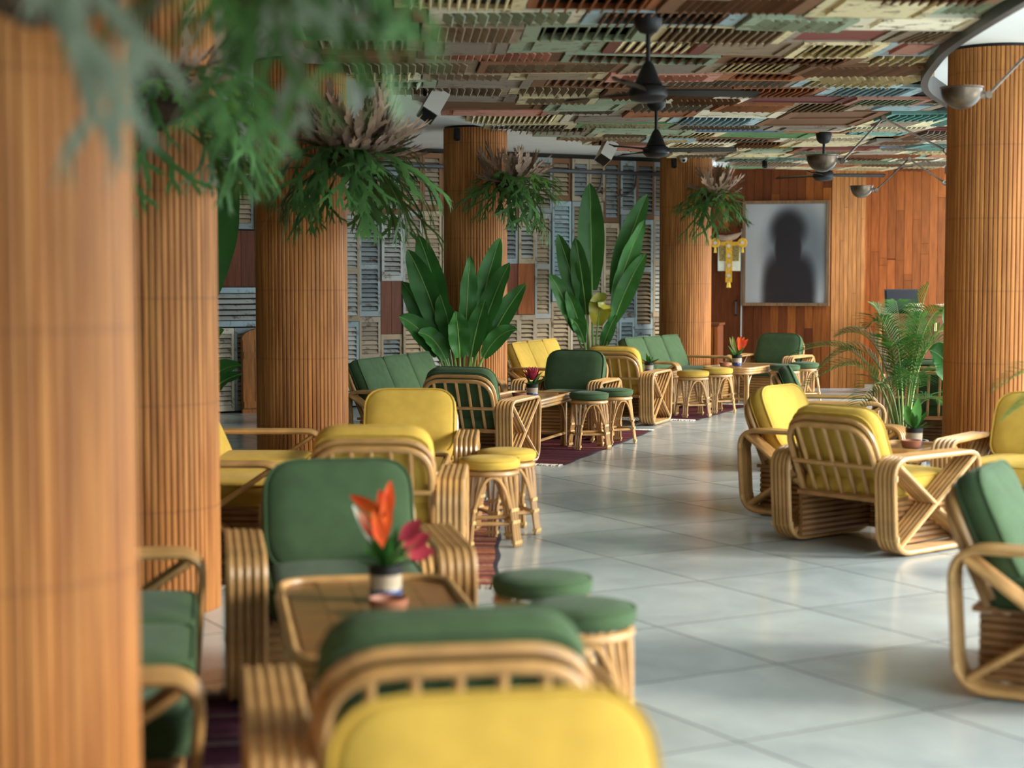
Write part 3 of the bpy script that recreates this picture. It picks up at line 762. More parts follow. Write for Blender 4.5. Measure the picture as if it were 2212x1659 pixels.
# ------------------------------------------------------------------ stools
def make_stool(fab):
    o = empty('rattan_stool'); H = .415; rt, rb = .150, .195
    c = mk('seat_cushion', MB().lathe([(.02, .002), (.14, .0), (.162, .008), (.170, .028), (.168, .046), (.155, .060), (.10, .068), (.02, .070)], 36, (0, 0, H)), MT[fab], o)
    mk('piping', MB().tube([(.166 * math.cos(a), .166 * math.sin(a), H + .052) for a in [2 * math.pi * k / 36 for k in range(36)]], .005, 5, True), MT[fab], c)
    rg = MB()
    rg.tube([(rt * math.cos(a), rt * math.sin(a), H - .018) for a in [2 * math.pi * k / 28 for k in range(28)]], .016, 7, True)
    mk('seat_ring', rg, MT['rattan'], o)
    legs = [R(45 + 90 * k) for k in range(4)]
    def ptl(a, z, off=0.0):
        rr = rb + (rt - .012 - rb) * z / (H - .02); t = V((-math.sin(a), math.cos(a), 0))
        return V((rr * math.cos(a), rr * math.sin(a), z)) + t * off
    for a in legs:
        lg = MB()
        for off, sp in ((-.024, -.05), (0, 0), (.024, .05)):
            lg.tube([ptl(a, .0, off * .9), ptl(a, .17, off * .9), ptl(a, H - .03, off * .9 + sp * .5)], .0115, 6)
        l = mk('leg', lg, MT['rattan'], o)
        for z in (.025, .135, .20): 
            b = MB(); cc = ptl(a, z); m4 = M.Translation(cc) @ M.Rotation(a, 4, 'Z')
            b.box((0, 0, 0), (.027, .068, .018)).xf(m4); mk('binding', b, MT['binding'], l, False)
    for k in range(4):
        a0, a1 = legs[k], legs[k] + R(90)
        p0 = ptl(a0, .21, .03); p1 = ptl(a1, .21, -.03); am = (a0 + a1) / 2
        top = V((rt * math.cos(am) * .98, rt * math.sin(am) * .98, H - .03)); n = 12; pts = []
        for j in range(n + 1):
            t = j / n; b = p0.lerp(p1, t); s_ = (1 - abs(2 * t - 1) ** 2.4)
            pts.append(b.lerp(V((top.x * (.4 + .6 * 1) if False else b.x + (top.x - (p0.x + p1.x) / 2) * s_, b.y + (top.y - (p0.y + p1.y) / 2) * s_, .21 + (H - .035 - .21) * s_)), 1))
        mk('arch', MB().tube(pts, .0095, 6), MT['rattan'], o)
        mk('stretcher', MB().tube([ptl(a0, .125), ptl(a1, .125)], .0115, 6), MT['rattan'], o)
    return o
sproto = {}
def stool(fab, x, y, rz, label, group):
    if fab not in sproto: sproto[fab] = o = make_stool(fab)
    else: o = copy_tree(sproto[fab])
    o.location = (x, y, .0035); o.rotation_euler = (0, 0, R(rz)); tag(o, label, 'stool', group)
stool('green', .10, 5.66, 20, 'green topped rattan stool by the red flowers, half hidden behind its twin', 'green stools by the purple rug')
stool('green', .21, 5.16, 5, 'green topped rattan stool beside the wooden table, overlapping the other green stool of its pair', 'green stools by the purple rug')
stool('yellow', -.125, 9.38, 8, 'yellow topped rattan stool on the edge of the red rug, in front of its twin', 'yellow stools on the red rug')
stool('yellow', -.03, 9.80, 20, 'yellow topped rattan stool on the red rug partly hidden by its twin', 'yellow stools on the red rug')
stool('green', .66, 14.64, 12, 'green topped rattan stool on the maroon rug in front of its twin', 'green stools on the maroon rug')
stool('green', .90, 15.09, 30, 'green topped rattan stool on the maroon rug, partly hidden by its twin', 'green stools on the maroon rug')
stool('yellow', 1.90, 17.95, 14, 'yellow topped rattan stool by the far table with the green potted plant', 'yellow stools at the far rug')
stool('yellow', 2.22, 18.5, 30, 'yellow topped rattan stool at the far rug, behind its yellow twin', 'yellow stools at the far rug')
stool('green', 3.06, 19.18, 10, 'green topped rattan stool near the far armchair under the painting, in front of its twin', 'green stools by the painting')
stool('green', 3.36, 19.68, 30, 'green topped rattan stool near the far armchair under the painting, behind its twin', 'green stools by the painting')

# ------------------------------------------------------------------ tables
TH = .455
def make_table(L=1.10, W=.56):
    o = empty('rattan_table')
    out = rrect(W, L, .13, 6); n = len(out)
    n_b = 5; bw = (W - .05) / n_b
    tp = MB().add([(p.x * .965, p.y * .98, TH - .012) for p in out] + [(p.x * .965, p.y * .98, TH - .034) for p in out], [tuple(range(n)), tuple(range(n, 2 * n))[::-1]] + [(k, n + k, n + (k + 1) % n, (k + 1) % n) for k in range(n)])
    top = mk('tabletop', tp, MT['tabletop'], o, False)
    for k in range(n_b):
        xx = -W / 2 + .025 + bw * (k + .5); ed = k in (0, n_b - 1)
        mk('board', MB().box((xx, 0, TH - .009), (bw - .003, L - (.24 if ed else .05), .008)), MT['tabletop'], top, False)
    rm = MB()
    for z, e in ((TH - .004, 0), (TH - .030, .004), (TH - .056, .0)): rm.tube([(p.x + (e if p.x > 0 else -e), p.y, z) for p in out], .0145, 7, True)
    mk('rim', rm, MT['rattan'], o)
    lp = [(sx * (W / 2 - .045), sy * (L / 2 - .10)) for sx in (-1, 1) for sy in (-1, 1)]
    for x, y in lp:
        m = MB().tube([(x, y, 0), (x, y, TH - .04)], .020, 8)
        m.tube([(x * .88, y, 0), (x * .88, y, TH - .04)], .014, 7)
        mk('leg', m, MT['rattan'], o)
        for ax in (0, 1):
            q0 = V((x, y, .16)); e = V((-math.copysign(.16, x), 0, 0)) if ax == 0 else V((0, -math.copysign(.24, y), 0))
            q2 = V((x, y, TH - .05)) + e; q1 = V((x, y, TH - .06)) + e * .12
            mk('arch', MB().tube(bez(q0, q1, q2, 8), .0115, 6), MT['rattan'], o)
    for sx in (-1, 1): mk('stretcher', MB().tube([(sx * (W / 2 - .045), -(L / 2 - .10), .11), (sx * (W / 2 - .045), L / 2 - .10, .11)], .0125, 6), MT['rattan'], o)
    for sy in (-1, 1): mk('stretcher', MB().tube([(-(W / 2 - .045), sy * (L / 2 - .10), .11), (W / 2 - .045, sy * (L / 2 - .10), .11)], .0125, 6), MT['rattan'], o)
    return o
t0 = make_table()
def table(x, y, ang, label, first=False, scale=None):
    o = t0 if first else copy_tree(t0)
    o.location = (x, y, .0035); o.rotation_euler = (0, 0, R(ang - 90)); tag(o, label, 'table', 'rattan coffee tables')
    if scale: o.scale = scale
    return o
table(-.40, 5.13, 100, 'rattan edged wooden coffee table with red flowers between two green armchairs', True, (1, 1.13, 1))
table(-.64, 9.27, 90, 'rattan edged wooden coffee table between the two yellow armchairs on the red rug', scale=(1, .92, 1))
table(.09, 14.46, 72, 'rattan edged wooden coffee table on the maroon rug with a pink protea pot', scale=(1, 1.05, 1))
table(1.38, 18.05, 70, 'rattan edged wooden coffee table near the far yellow stools with a small green plant', scale=(1, .85, 1))
table(2.60, 19.36, 60, 'rattan edged wooden coffee table with orange flowers by the far column', scale=(1, .9, 1))
table(2.36, 10.22, 55, 'rattan edged wooden coffee table between yellow armchairs beside the sunlit column', scale=(.64, .45, 1))
def basket(x, y, ang, label):
    o = tag(empty('woven_basket', (x, y, .004), R(ang)), label, 'basket', 'baskets under the tables')
    m = MB()
    for (cx, cy, dx, dy) in ((0, -.17, .30, .012), (0, .17, .30, .012), (-.144, 0, .012, .33), (.144, 0, .012, .33)): m.box((cx, cy, .08), (dx, dy, .16))
    m.box((0, 0, .006), (.30, .34, .012)); mk('body', m, MT['wicker'], o, False)
    mk('rim', MB().tube([(p.x, p.y, .162) for p in rrect(.30, .352, .03, 3)], .010, 6, True), MT['rattan'], o)
basket(.02, 14.2, -18, 'square woven basket under the coffee table on the maroon rug')
basket(1.34, 17.92, -20, 'square woven basket under the coffee table near the far yellow stools')

# ------------------------------------------------------------------ rugs
def rug(x, y, ang, wd, ln, mt, label):
    o = tag(empty('kilim_rug', (x, y, .0), R(ang - 90)), label, 'rug')
    rows = []
    rg = random.Random(int(x * 100))
    nx, ny = 10, 24
    for j in range(ny + 1):
        rows.append([V((-wd / 2 + wd * i_ / nx + .008 * math.sin(j * 1.3 + x), -ln / 2 + ln * j / ny, .0018 + .0004 * math.sin(i_ * 1.1 + j))) for i_ in range(nx + 1)])
    mk('weave', grid_mb(rows), mt, o)
    for s_ in (-1, 1):
        r2 = [[V((s_ * (wd / 2) + (i_ - 1) * .014 + .008 * math.sin(j * 1.3 + x), -ln / 2 + ln * j / ny, .0030 if i_ == 1 else .0015)) for i_ in range(3)] for j in range(ny + 1)]
        mk('border', grid_mb(r2), MT['rug_edge'], o)
    for s_ in (-1, 1):
        m = MB(); n = int(wd / .012)
        for k in range(n):
            xx = -wd / 2 + wd * (k + .5) / n; L = rg.uniform(.07, .11); d = rg.uniform(-.02, .02)
            m.tube([(xx, s_ * ln / 2, .003), (xx + d * .5, s_ * (ln / 2 + L * .5), .006), (xx + d, s_ * (ln / 2 + L), .002)], [.005, .006, .004], 4)
        f = mk('fringe', m, MT['fringe'], o); f['kind'] = 'stuff'
rug(-.47, 4.95, 100, 1.25, 2.2, MT['rug_purple'], 'dark purple striped kilim rug under the green sofa group')
rug(-.83, 9.65, 90, 1.5, 3.1, MT['rug_red'], 'red patterned kilim rug with fringe under the yellow stools')
rug(.15, 15.02, 72.5, 1.5, 3.1, MT['rug_maroon'], 'maroon striped kilim rug with white fringe under the green stools')
rug(1.62, 18.75, 68, 1.45, 2.2, MT['rug_maroon'], 'maroon striped kilim rug under the far yellow stools')

# ------------------------------------------------------------------ table pots
def petal(m, base, d, L, wd, up=.5, face=None):
    d = V(d).normalized(); s_ = d.cross(V(face) if face else V((0, 0, 1)))
    if s_.length < 1e-3: s_ = V((1, 0, 0))
    s_.normalize(); n = s_.cross(d)
    rows = []
    for k in range(6):
        t = k / 5; c = V(base) + d * L * t + n * (up * L * .25 * t * t); ww = wd * math.sin(math.pi * (t * .88 + .08)) + .0008
        rows.append([c - s_ * ww, c + n * ww * -.35, c + s_ * ww])
    g = grid_mb(rows); m.add(g.v, g.f)
def flowerpot(x, y, kind, label, sc=1.0, seed=1):
    rg = random.Random(seed)
    o = tag(empty('potted_flower', (x, y, TH + .002)), label, 'potted plant'); o.scale = (sc, sc, sc)
    b = mk('pot', MB().lathe([(.034, 0), (.042, .004), (.045, .05), (.045, .095), (.041, .097), (.038, .085)], 20), MT['glaze_cream'], o)
    mk('glaze_band', MB().lathe([(.0435, .003), (.0462, .012), (.0462, .03), (.0455, .032)], 20, cap=False), MT['glaze_blue'], b)
    mk('glaze_rim', MB().lathe([(.0462, .072), (.0468, .098), (.040, .099)], 20, cap=False), MT['black'], b)
    mk('soil', MB().lathe([(.001, .085), (.038, .085)], 16, cap=False), MT['soil'], o)
    for k in range(14):
        a = k * 2.4 + rg.random(); el = rg.uniform(.3, 1.2); m = MB()
        petal(m, (0, 0, .085), (math.cos(a) * math.cos(el), math.sin(a) * math.cos(el), math.sin(el)), rg.uniform(.08, .14), .014, .1 if rg.random() < .5 else -.6)
        mk('leaf', m, MT['palm'] if kind == 'green' else MT['leaf'], o)
    if kind == 'protea':
        for k in range(18):
            a = k * 2.4; el = 1.5 - .055 * k; m = MB()
            petal(m, (.012 * math.cos(a), .012 * math.sin(a), .13), (math.cos(a) * math.cos(el), math.sin(a) * math.cos(el), math.sin(el)), .105, .017, -.2)
            mk('petal', m, MT['pink_petal'], o)
    if kind == 'heliconia':
        for k, (dx, dz) in enumerate(((-.25, 1), (-.6, .8), (.05, 1.0), (-.05, .35), (.1, .8), (-.9, .5))):
            m = MB(); petal(m, (0, 0, .13 + .02 * k), (dx, -.15 + .1 * k, dz), .12, .018, -.3, (.2, -1, .3)); mk('petal', m, MT['red_petal'], o)
        for k, (dx, dz) in enumerate(((.75, .8), (.9, .45), (1.0, .1))):
            st_ = MB().tube([(0, 0, .09), (dx * .07, 0, .12 + dz * .05)], .003, 5); mk('stem', st_, MT['palm_stem'], o)
            m = MB(); petal(m, (dx * .055, .01, .12 + dz * .05), (dx, .1, dz), .08, .024, -.2, (-.2, -1, .5)); mk('petal', m, MT['pink_petal'], o)
        m = MB(); petal(m, (-.01, 0, .12), (-.55, 0, 1), .16, .012, 0, (0, -1, .3)); mk('petal', m, MT['white_petal'], o)
    if kind == 'orange':
        for k, (dx, dz) in enumerate(((.1, 1), (.35, .9), (.55, .7), (.25, .6), (0, .6))):
            m = MB(); petal(m, (.02, 0, .14), (dx, .1 * k - .2, dz), .13, .022, -.3, (.2, -1, .3)); mk('petal', m, MT['red_petal'], o)
        for dx in (-.2, -.4): 
            m = MB(); petal(m, (-.01, 0, .12), (dx, 0, 1), .15, .016, -.2, (0, -1, .3)); mk('petal', m, MT['leaf_yellow'], o)
    if kind == 'bud':
        m = MB(); petal(m, (0, 0, .10), (.15, 0, 1), .16, .03, -.1, (.2, -1, .2)); petal(m, (0, .01, .10), (-.35, .2, 1), .13, .03, .1, (0, -1, .2)); mk('petal', m, MT['palm'], o)
def ashtray(x, y, label):
    o = tag(mk('clay_bowl', MB().lathe([(.040, 0), (.052, .004), (.062, .045), (.057, .047), (.048, .012), (.002, .010)], 24), MT['terracotta'], None, True, (x, y, TH + .002)), label, 'bowl', 'terracotta bowls on the tables')
flowerpot(-.40, 5.36, 'heliconia', 'glazed pot of red and orange flowers with pink buds between the green armchairs', 1.15, 3)
ashtray(-.375, 5.14, 'small terracotta bowl beside the red and orange flowers')
flowerpot(.17, 14.42, 'protea', 'glazed pot with a pink red protea bloom on the maroon rug table', 1.1, 5)
ashtray(.06, 14.28, 'small terracotta bowl next to the pink protea pot')
flowerpot(1.45, 18.12, 'green', 'glazed pot with a bright green leafy plant near the far yellow stools', 1.05, 7)
ashtray(1.31, 17.98, 'small terracotta bowl next to the bright green leafy pot')
flowerpot(2.55, 19.4, 'orange', 'glazed pot of orange red flowers by the far column', 1.25, 9)
ashtray(2.40, 19.3, 'small terracotta bowl next to the orange red flowers')
flowerpot(2.42, 10.27, 'bud', 'dark pot with a pointed green leaf bud beside the sunlit column', 1.1, 11)
ashtray(2.37, 10.13, 'small terracotta bowl next to the pot with the pointed green leaf')

# ------------------------------------------------------------------ banana plants
def banana_leaf(o, base, tip, W, mt, seed, droop=0.0, frac=.58, fold=.35):
    rg = random.Random(seed)
    base, tip = V(base), V(tip); d = tip - base
    ctrl = base + V((d.x * .36, d.y * .36, d.z * (.64 + droop)))
    W *= 1.18
    N = 26; pts = bez(base, ctrl, tip, N)
    k0 = int(N * (1 - frac))
    pet = MB().tube(pts, [.014 * (1 - .78 * i / N) for i in range(N + 1)], 6)
    view = V((rg.uniform(-.5, .5), -1, rg.uniform(.1, .5))).normalized()
    rows = []; nn = N - k0
    for i in range(k0, N + 1):
        t = (i - k0) / nn
        tg = (pts[min(i + 1, N)] - pts[i - 1]).normalized()
        sd = tg.cross(view)
        sd.normalize(); nr = sd.cross(tg)
        w_ = W * (math.sin(math.pi * min(1, t * .93 + .06)) ** .62) * (1 - .12 * t)
        if t > .985: w_ = .004
        row = []
        for a in (-1, -.66, -.33, 0, .33, .66, 1):
            wave = .012 * math.sin(t * 17 + seed + a * 1.3) * abs(a) + .006 * math.sin(t * 41 + seed * 2)* abs(a)
            row.append(pts[i] + sd * a * w_ * math.cos(fold) - nr * (abs(a) * w_ * math.sin(fold) * (-1)) + nr * wave)
        rows.append(row)
    lf = mk('leaf', grid_mb(rows), mt, o)
    mk('petiole', pet, MT['midrib'], lf)
    return lf
def banana(x, y, tips, label, soil=.32, px=.22):
    o = tag(empty('banana_plant', (x, y, 0)), label, 'plant')
    mk('pot', MB().lathe([(.11, 0), (.13, .01), (.15, soil), (.135, soil), (.13, soil - .03)], 24), MT['pot'], o)
    mk('soil', MB().lathe([(.001, soil - .03), (.132, soil - .03)], 20, cap=False), MT['soil'], o)
    for i, tp in enumerate(tips):
        dx, dy, z, W = tp[:4]; mt = MT['leaf_yellow'] if len(tp) > 4 and tp[4] == 'y' else MT['leaf']
        dr = tp[5] if len(tp) > 5 else 0.0
        banana_leaf(o, (dx * .10, dy * .1 + .02 * (i % 3 - 1), soil - .03), (dx, dy, z), W, mt, i * 3 + int(x * 10), dr)
    return o
banana(-.47, 16.05, [(-.41, .05, 1.86, .115), (-.50, -.1, 1.72, .12), (.08, -.12, 1.66, .085), (.36, .0, 1.83, .10), (.45, -.15, 1.60, .10), (.60, .0, 1.40, .095),
                      (-.56, .05, 1.42, .11), (-.58, -.15, 1.10, .10, '', .2), (-.40, -.2, .95, .09, '', .35), (.52, -.15, .98, .08, '', .35), (-.05, -.25, 1.15, .10, '', .1), (.22, -.2, 1.25, .09), (-.2, -.15, 1.30, .10, '', .1)],
       'low leafy banana plant with broad glossy leaves in front of a timber column')
banana(.95, 20.0, [(-.05, -.05, 2.55, .15), (.62, .0, 2.42, .13), (.58, -.15, 2.12, .11), (-.42, -.05, 1.96, .11), (-.22, -.12, 1.92, .11), (-.52, -.1, 1.50, .11), (.60, -.15, 1.74, .11),
                   (.12, -.2, 1.18, .13, 'y', .5), (.26, -.12, 1.02, .07), (-.32, -.1, 1.30, .09), (-.28, -.15, .98, .06, '', .3)],
       'tall banana plant with upright paddle leaves and one yellowing leaf by the shutter wall')
banana(3.32, 12.2, [(-.24, -.1, 1.40, .13, '', .05), (-.36, -.05, .95, .11, '', .3), (.1, 0, 1.5, .12), (.35, .1, 1.3, .12)], 'broad leaved potted plant half hidden behind the pale sunlit column')
banana(-2.42, 12.1, [(.42, -.2, 1.10, .06, '', .3), (.52, -.1, .85, .07, '', .35), (.55, -.25, .80, .05, '', .2), (.46, -.1, 2.25, .17), (-.3, 0, 1.6, .12), (.3, -.1, .65, .05, '', .4)], 'leafy plant between the two timber columns near the yellow sofa')

# ------------------------------------------------------------------ palms
def palm_frond(o, base, ctrl, tip, seed, npair=30, lw=.0095, ll=.27):
    rg = random.Random(seed); N = 24; pts = bez(base, ctrl, tip, N)
    st = mk('frond', MB().tube(pts, [.008 * (1 - .8 * i / N) for i in range(N + 1)], 5), MT['palm_stem'], o)
    m = MB(); k0 = .32
    side0 = (pts[-1] - pts[0]).cross(V((0, 0, 1)))
    if side0.length < .05: side0 = V((1, 0, 0))
    side0.normalize()
    for j in range(npair):
        t = k0 + (1 - k0) * (j + .5) / npair; i = min(N - 1, int(t * N)); p = pts[i].lerp(pts[i + 1], t * N - i)
        tg = (pts[i + 1] - pts[i]).normalized(); sd = (side0 - tg * side0.dot(tg)).normalized(); nr = sd.cross(tg)
        if nr.z < 0: nr = -nr
        L = ll * math.sin(math.pi * (.18 + .80 * (j + .5) / npair)) ** .7 * rg.uniform(.85, 1.1)
        for s_ in (-1, 1):
            d = (sd * s_ * .78 + tg * .55 + nr * .22).normalized()
            a = p; b = p + d * L * .5; c = p + d * L + V((0, 0, -.20 * L)); wv = tg * lw * .55
            m.add([a - wv * .4, a + wv * .4, b + wv, c, b - wv], [(0, 1, 2, 4), (4, 2, 3)])
    lf = mk('leaflets', m, MT['palm'], st)
    lf['kind'] = 'stuff'
def palm(x, y, fronds, label, seed):
    o = tag(empty('areca_palm', (x, y, 0)), label, 'plant')
    mk('pot', MB().lathe([(.12, 0), (.14, .01), (.17, .34), (.15, .34), (.145, .30)], 24), MT['pot'], o)
    mk('soil', MB().lathe([(.001, .30), (.147, .30)], 20, cap=False), MT['soil'], o)
    for i, (dx, dy, z, zc) in enumerate(fronds):
        palm_frond(o, (dx * .06, dy * .06, .3), (dx * .25, dy * .25, zc), (dx, dy, z), seed + i)
palm(2.72, 11.85, [(-.72, -.15, .72, 1.15), (-.60, .1, .80, 1.30), (-.30, -.1, 1.12, 1.35), (.16, .0, 1.42, 1.1), (.10, -.1, 1.22, 1.0), (-.15, -.25, 1.0, 1.15), (.32, -.1, .95, 1.25), (.28, .1, 1.25, 1.2), (-.42, -.35, .55, 1.05), (.30, -.35, .52, .85), (.02, -.4, .75, 1.0), (-.02, .2, 1.3, 1.05), (-.80, .0, .92, 1.22), (-.45, .15, 1.05, 1.25), (.40, .05, 1.05, 1.3), (-.22, .1, 1.28, 1.15)],
     'feathery green palm among the armchairs beside the sunlit column', 40)
palm(2.95, 8.35, [(-.62, -.05, .92, 1.28), (-.42, -.2, .60, 1.1), (-.5, .2, .75, 1.15), (.3, 0, 1.2, 1.2), (.1, -.2, 1.3, 1.2), (-.1, .3, 1.2, 1.1)], 'feathery green palm in front of the yellow armchair by the sunlit column', 70)

# ------------------------------------------------------------------ staghorn ferns
def frond_mesh(seed, L, mtn, droop, w0=.020, forks=3, up=0.6, spread=.42):
    """antler frond: flat forking ribbon in (x lateral, s along) bent along an arc from elevation up to -droop"""
    rg = random.Random(seed); m = MB()
    def bend(xl, s):
        n = 14; y = z = 0.0; t = min(1.25, s / L)
        steps = max(2, int(n * t)); ds = s / steps
        for i in range(steps):
            e = up + (-droop - up) * min(1, ((i + .5) / steps * t) ** .75); y += math.cos(e) * ds; z += math.sin(e) * ds
        return V((xl, y, z - .10 * abs(xl)))
    def branch(x, s, ang, ln, w_, depth):
        n = 5; rows = []
        wv = rg.uniform(-.25, .25)
        for i in range(n + 1):
            t = i / n; a = ang + wv * t
            cx = x + math.sin(a) * ln * t; cs = s + math.cos(a) * ln * t
            ww = w_ * (1 + (.5 * t if depth < forks else -.85 * t))
            if depth == 0: ww = w_ * (.45 + 1.1 * t)
            nx, ns = math.cos(a), -math.sin(a)
            rows.append([bend(cx - nx * ww, cs - ns * ww), bend(cx, cs) + V((0, 0, .15 * ww)), bend(cx + nx * ww, cs + ns * ww)])
        g = grid_mb(rows); m.add(g.v, g.f)
        if depth < forks:
            ex = x + math.sin(ang + wv) * ln; es = s + math.cos(ang + wv) * ln
            k = 3 if (depth == 1 and rg.random() < .35) else 2
            for j in range(k):
                da = (j - (k - 1) / 2) * 2 * spread / max(1, k - 1) * rg.uniform(.7, 1.25)
                branch(ex, es, ang * .6 + wv * .5 + da, ln * rg.uniform(.55, .95) * (.85 if depth else .8), w_ * .72, depth + 1)
    branch(0, 0, 0, L * .36, w0, 0)
    return m.mesh('frond', MT[mtn])
FR = {'g': [frond_mesh(100 + k, .52, 'frond', 1.45, .022) for k in range(4)] + [frond_mesh(110 + k, .66, 'frond', 1.5, .020, 4, .5, .34) for k in range(3)],
      'l': [frond_mesh(200 + k, .50, 'frond_light', 1.45, .022) for k in range(4)],
      'd': [frond_mesh(500 + k, .62, 'frond', 1.52, .018, 4, -.35, .36) for k in range(4)],
      'p': [frond_mesh(302 + k, .60, 'frond_pale', 1.54, .017, 3, -.2, .36) for k in range(3)],
      's': [frond_mesh(400 + k, .34, 'shield', -1.25, .015, 4, .6, .24) for k in range(5)]}
def fern(x, y, z, r, label, seed, kinds='ggggl', nfr=34, nsh=22, face=0.0, wide=6.28, long=1.0, shs=1.0):
    rg = random.Random(seed)
    o = tag(empty('staghorn_fern', (x, y, z)), label, 'hanging plant', 'staghorn ferns on the columns'); o.scale = (r, r, r)
    m = MB().lathe([(.02, -.15), (.09, -.12), (.14, -.04), (.15, .04), (.11, .10), (.03, .12)], 16); rn = random.Random(seed)
    m.v = [tuple(V(p) * (1 + rn.uniform(-.12, .12))) for p in m.v]
    mk('root_ball', m, MT['moss'], o)
    for k in range(nsh):
        a = face + (rg.random() - .5) * wide
        link('shield_frond', rg.choice(FR['s']), o, (.10 * math.cos(a), .10 * math.sin(a), rg.uniform(-.02, .10)), (rg.uniform(-.85, .25), rg.uniform(-.3, .3), a - R(90)), [rg.uniform(.75, 1.25) * shs] * 3)
    for k in range(nfr):
        a = face + (rg.random() - .5) * wide
        s_ = rg.uniform(.6, 1.1) * long
        link('frond', rg.choice(FR[rg.choice(kinds)]), o, (.14 * math.cos(a), .14 * math.sin(a), rg.uniform(-.16, .08)), (rg.uniform(-.3, .4), rg.uniform(-.3, .3), a - R(90)), (s_, s_, s_))
fern(-1.06, 11.20, 2.26, 1.0, 'big staghorn fern with a tall crest of brown dry fronds by the yellow sofa', 1, 'ggdgd', 70, 96, -.9, 5.0, 1.15, 1.15)
fern(-.01, 16.52, 2.35, .95, 'staghorn fern with brown root ball on the column above the low banana plant', 2, 'ggdl', 50, 36, -.9, 4.6, 1.1, 1.15)
fern(2.38, 20.38, 2.42, .88, 'staghorn fern on the far column above the gold ornament', 3, 'gdl', 50, 36, -.9, 4.6, 1.0, 1.15)
fern(-1.47, 7.16, 2.24, 1.0, 'staghorn fern with fresh light green fronds on the column between the sofas', 4, 'lldg', 56, 12, -.9, 4.6)
fern(-.44, 3.15, 2.06, .64, 'large staghorn fern with long green fronds on the column nearest the green sofa', 5, 'ggddlgdp', 52, 6, -.5, 5.2, 1.0)
fern(-.72, 2.66, 1.99, .85, 'small pale grey-green staghorn fern on the face of the nearest column', 6, 'p', 4, 2, -1.6, 1.5, 1.1)

# ------------------------------------------------------------------ ceiling fans
def make_fan():
    o = empty('ceiling_fan')
    mk('canopy', MB().lathe([(.075, 0), (.078, -.02), (.070, -.07), (.045, -.10), (.015, -.11)], 24), MT['black'], o)
    mk('rod', MB().tube([(0, 0, -.10), (0, 0, -.30)], .013, 8), MT['black'], o)
    mk('shroud', MB().lathe([(.016, -.25), (.03, -.27), (.065, -.35), (.078, -.375), (.05, -.38)], 24), MT['black'], o)
    mk('motor', MB().lathe([(.06, -.375), (.092, -.385), (.105, -.41), (.102, -.435), (.075, -.46), (.03, -.468), (.002, -.468)], 28), MT['black'], o)
    bm = grid_mb([[V((r_, -wd_, -.405 + .010)), V((r_, wd_, -.405 - .012))] for r_, wd_ in ((.09, .022), (.18, .035), (.30, .058), (.50, .062), (.60, .045), (.62, .02))])
    n = len(bm.v); bm.add([(p[0], p[1], p[2] - .006) for p in bm.v[:n]], [tuple(reversed(f)) for f in bm.f])
    me = bm.mesh('blade', MT['black'])
    for k in range(3): link('blade', me, o, (0, 0, 0), (0, 0, R(120 * k)))
    return o
f0 = make_fan()
for i, (x, y, rz, lb) in enumerate(((.72, 9.15, 12, 'black three blade ceiling fan with the longest visible rod, in front of another fan'), (1.12, 13.4, -7, 'black three blade ceiling fan in the middle of the shutter ceiling'), (3.02, 16.7, 8, 'black three blade ceiling fan hanging in front of the teak wall above the painting'))):
    o = f0 if i == 0 else copy_tree(f0); o.location = (x, y, CZ - .07); o.rotation_euler = (0, 0, R(rz)); tag(o, lb, 'ceiling fan', 'black ceiling fans')

# ------------------------------------------------------------------ swing arm lamps
def lamp(name_lbl, pts, sc=1.0, flip=1):
    """pts: wall joint, elbow, shade joint (world); shade bowl opens upwards"""
    a, b, c = [V(p) for p in pts]
    o = tag(empty('swing_arm_lamp', tuple(a)), name_lbl, 'lamp', 'bronze swing arm lamps')
    mk('bracket', MB().lathe([(.03, 0), (.055, .005), (.055, .02), (.03, .05), (.028, .10)], 14).xf(M.Translation((.10 * flip, 0, -.01)) @ M.Rotation(R(-90 * flip), 4, 'Y')), MT['bronze'], o)
    def jn(p): return MB().lathe([(.001, -.022), (.020, -.022), (.024, 0), (.020, .022), (.001, .022)], 12).xf(M.Translation(p) @ M.Rotation(R(90), 4, 'X'))
    for p in (V((0, 0, 0)), b - a, c - a): mk('joint', jn(p), MT['bronze'], o)
    mk('lower_arm', MB().tube([(0, 0, 0), b - a], .0085, 7), MT['bronze'], o)
    mk('upper_arm', MB().tube([b - a, c - a], .0085, 7), MT['bronze'], o)
    sh = c - a + V((-.15 * flip, 0, .005)); R0 = .105 * sc
    prof = [(R0 * math.sin(t), -R0 * math.cos(t)) for t in [R(8 + 82 * k / 10) for k in range(11)]]
    prof = [(.002, -R0)] + prof + [(R0 * 1.05, .004), (R0 * 1.05, .010), (R0 * .97, .008)] + [(r_ * .96, z * .96) for r_, z in reversed(prof)]
    s_ = mk('shade', MB().lathe(prof, 28, tuple(sh + V((0, 0, .03))), cap=False), MT['bronze'], o)
    mk('neck', MB().tube([c - a, sh + V((R0 * .85 * flip, 0, .0))], [.016, .030], 8), MT['bronze'], o)
    mk('bulb', MB().lathe([(.002, -.04), (.03, -.03), (.034, 0), (.02, .025), (.002, .03)], 12, tuple(sh)), MT['white'], s_)
lamp('bronze swing-arm lamp with bowl shade on the pale sunlit column', [(3.36, 10.70, 2.66), (3.10, 10.2, 2.85), (2.70, 9.8, 2.50)], 1.1)
lamp('bronze swing-arm lamp with bowl shade hanging beside the ceiling fan by the teak wall', [(3.41, 13.55, 2.46), (2.86, 13.3, 2.69), (2.49, 13.0, 2.34)], 1.12)
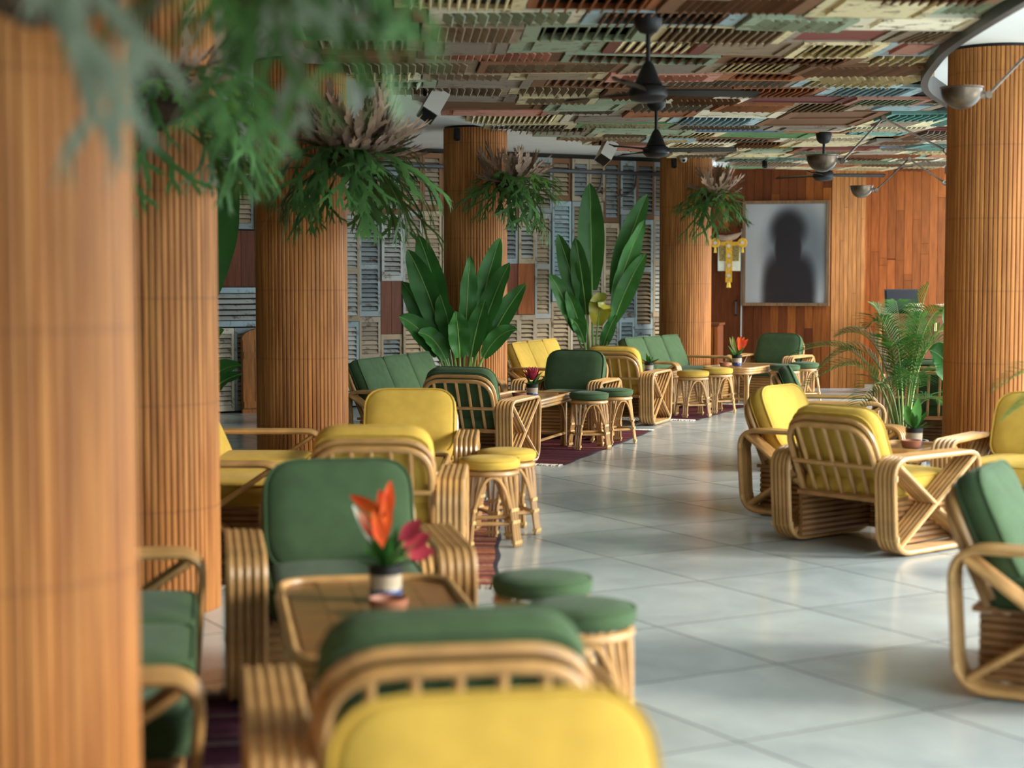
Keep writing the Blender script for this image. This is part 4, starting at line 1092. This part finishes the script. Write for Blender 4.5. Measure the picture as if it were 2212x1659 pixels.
lamp('small bronze swing-arm lamp over the sideboard, farthest along the open side', [(4.41, 17.58, 2.43), (4.03, 17.5, 2.66), (3.68, 17.4, 2.34)], 1.08)

# ------------------------------------------------------------------ speakers, spots, camera
def speaker(x, y, rz, label):
    o = tag(empty('wall_speaker', (x, y, CZ), R(rz)), label, 'speaker', 'white box speakers under the soffit')
    mk('bracket', MB().tube([(0, 0, 0), (0, 0, -.08), (0, .03, -.12)], .014, 6), MT['black'], o)
    mt = M.Rotation(R(32), 3, 'Y') @ M.Rotation(R(-25), 3, 'X')
    body = mk('body', MB().box((0, 0, 0), (.13, .16, .21), mt).xf(M.Translation((.05, -.06, -.20))), MT['speaker'], o, False)
    mk('grille', MB().box((0, 0, 0), (.115, .145, .012), mt).xf(M.Translation(V((.05, -.06, -.20)) + mt @ V((0, 0, -.107)))), MT['black'], body, False)
speaker(-.64, 12.75, 10, 'white box speaker under the soffit near the big brown-crested fern')
speaker(.90, 17.55, 10, 'white box speaker under the soffit above the tall banana plant')
def spot(x, y, z, label):
    o = tag(empty('spotlight', (x, y, z)), label, 'spotlight', 'small black spotlights')
    mk('arm', MB().tube([(0, .06, .02), (0, 0, .02)], .010, 6), MT['black'], o)
    mk('head', MB().lathe([(.028, .05), (.032, .04), (.034, -.06), (.028, -.065), (.002, -.05)], 16).xf(M.Rotation(R(-18), 4, 'X')), MT['black'], o)
spot(-.53, 16.58, 2.84, 'small black spotlight on top of the column above the low banana plant')
spot(1.92, 20.42, 2.82, 'small black spotlight on the far column beside the security camera')
spot(3.02, 20.6, 2.83, 'small black spotlight under the ceiling near the teak wall')
o = tag(empty('security_camera', (2.03, 20.40, 2.86)), 'small white dome security camera on the far column', 'camera')
mk('mount', MB().lathe([(.03, .05), (.045, .05), (.045, .02), (.03, .02)], 14), MT['white'], o)
mk('dome', MB().lathe([(.002, -.05), (.03, -.04), (.045, -.01), (.04, .02), (.002, .025)], 16), MT['speaker'], o)
mk('lens', MB().lathe([(.002, -.01), (.018, -.01), (.018, .01), (.002, .01)], 12).xf(M.Translation((0, -.036, -.02)) @ M.Rotation(R(70), 4, 'X')), MT['black'], o)
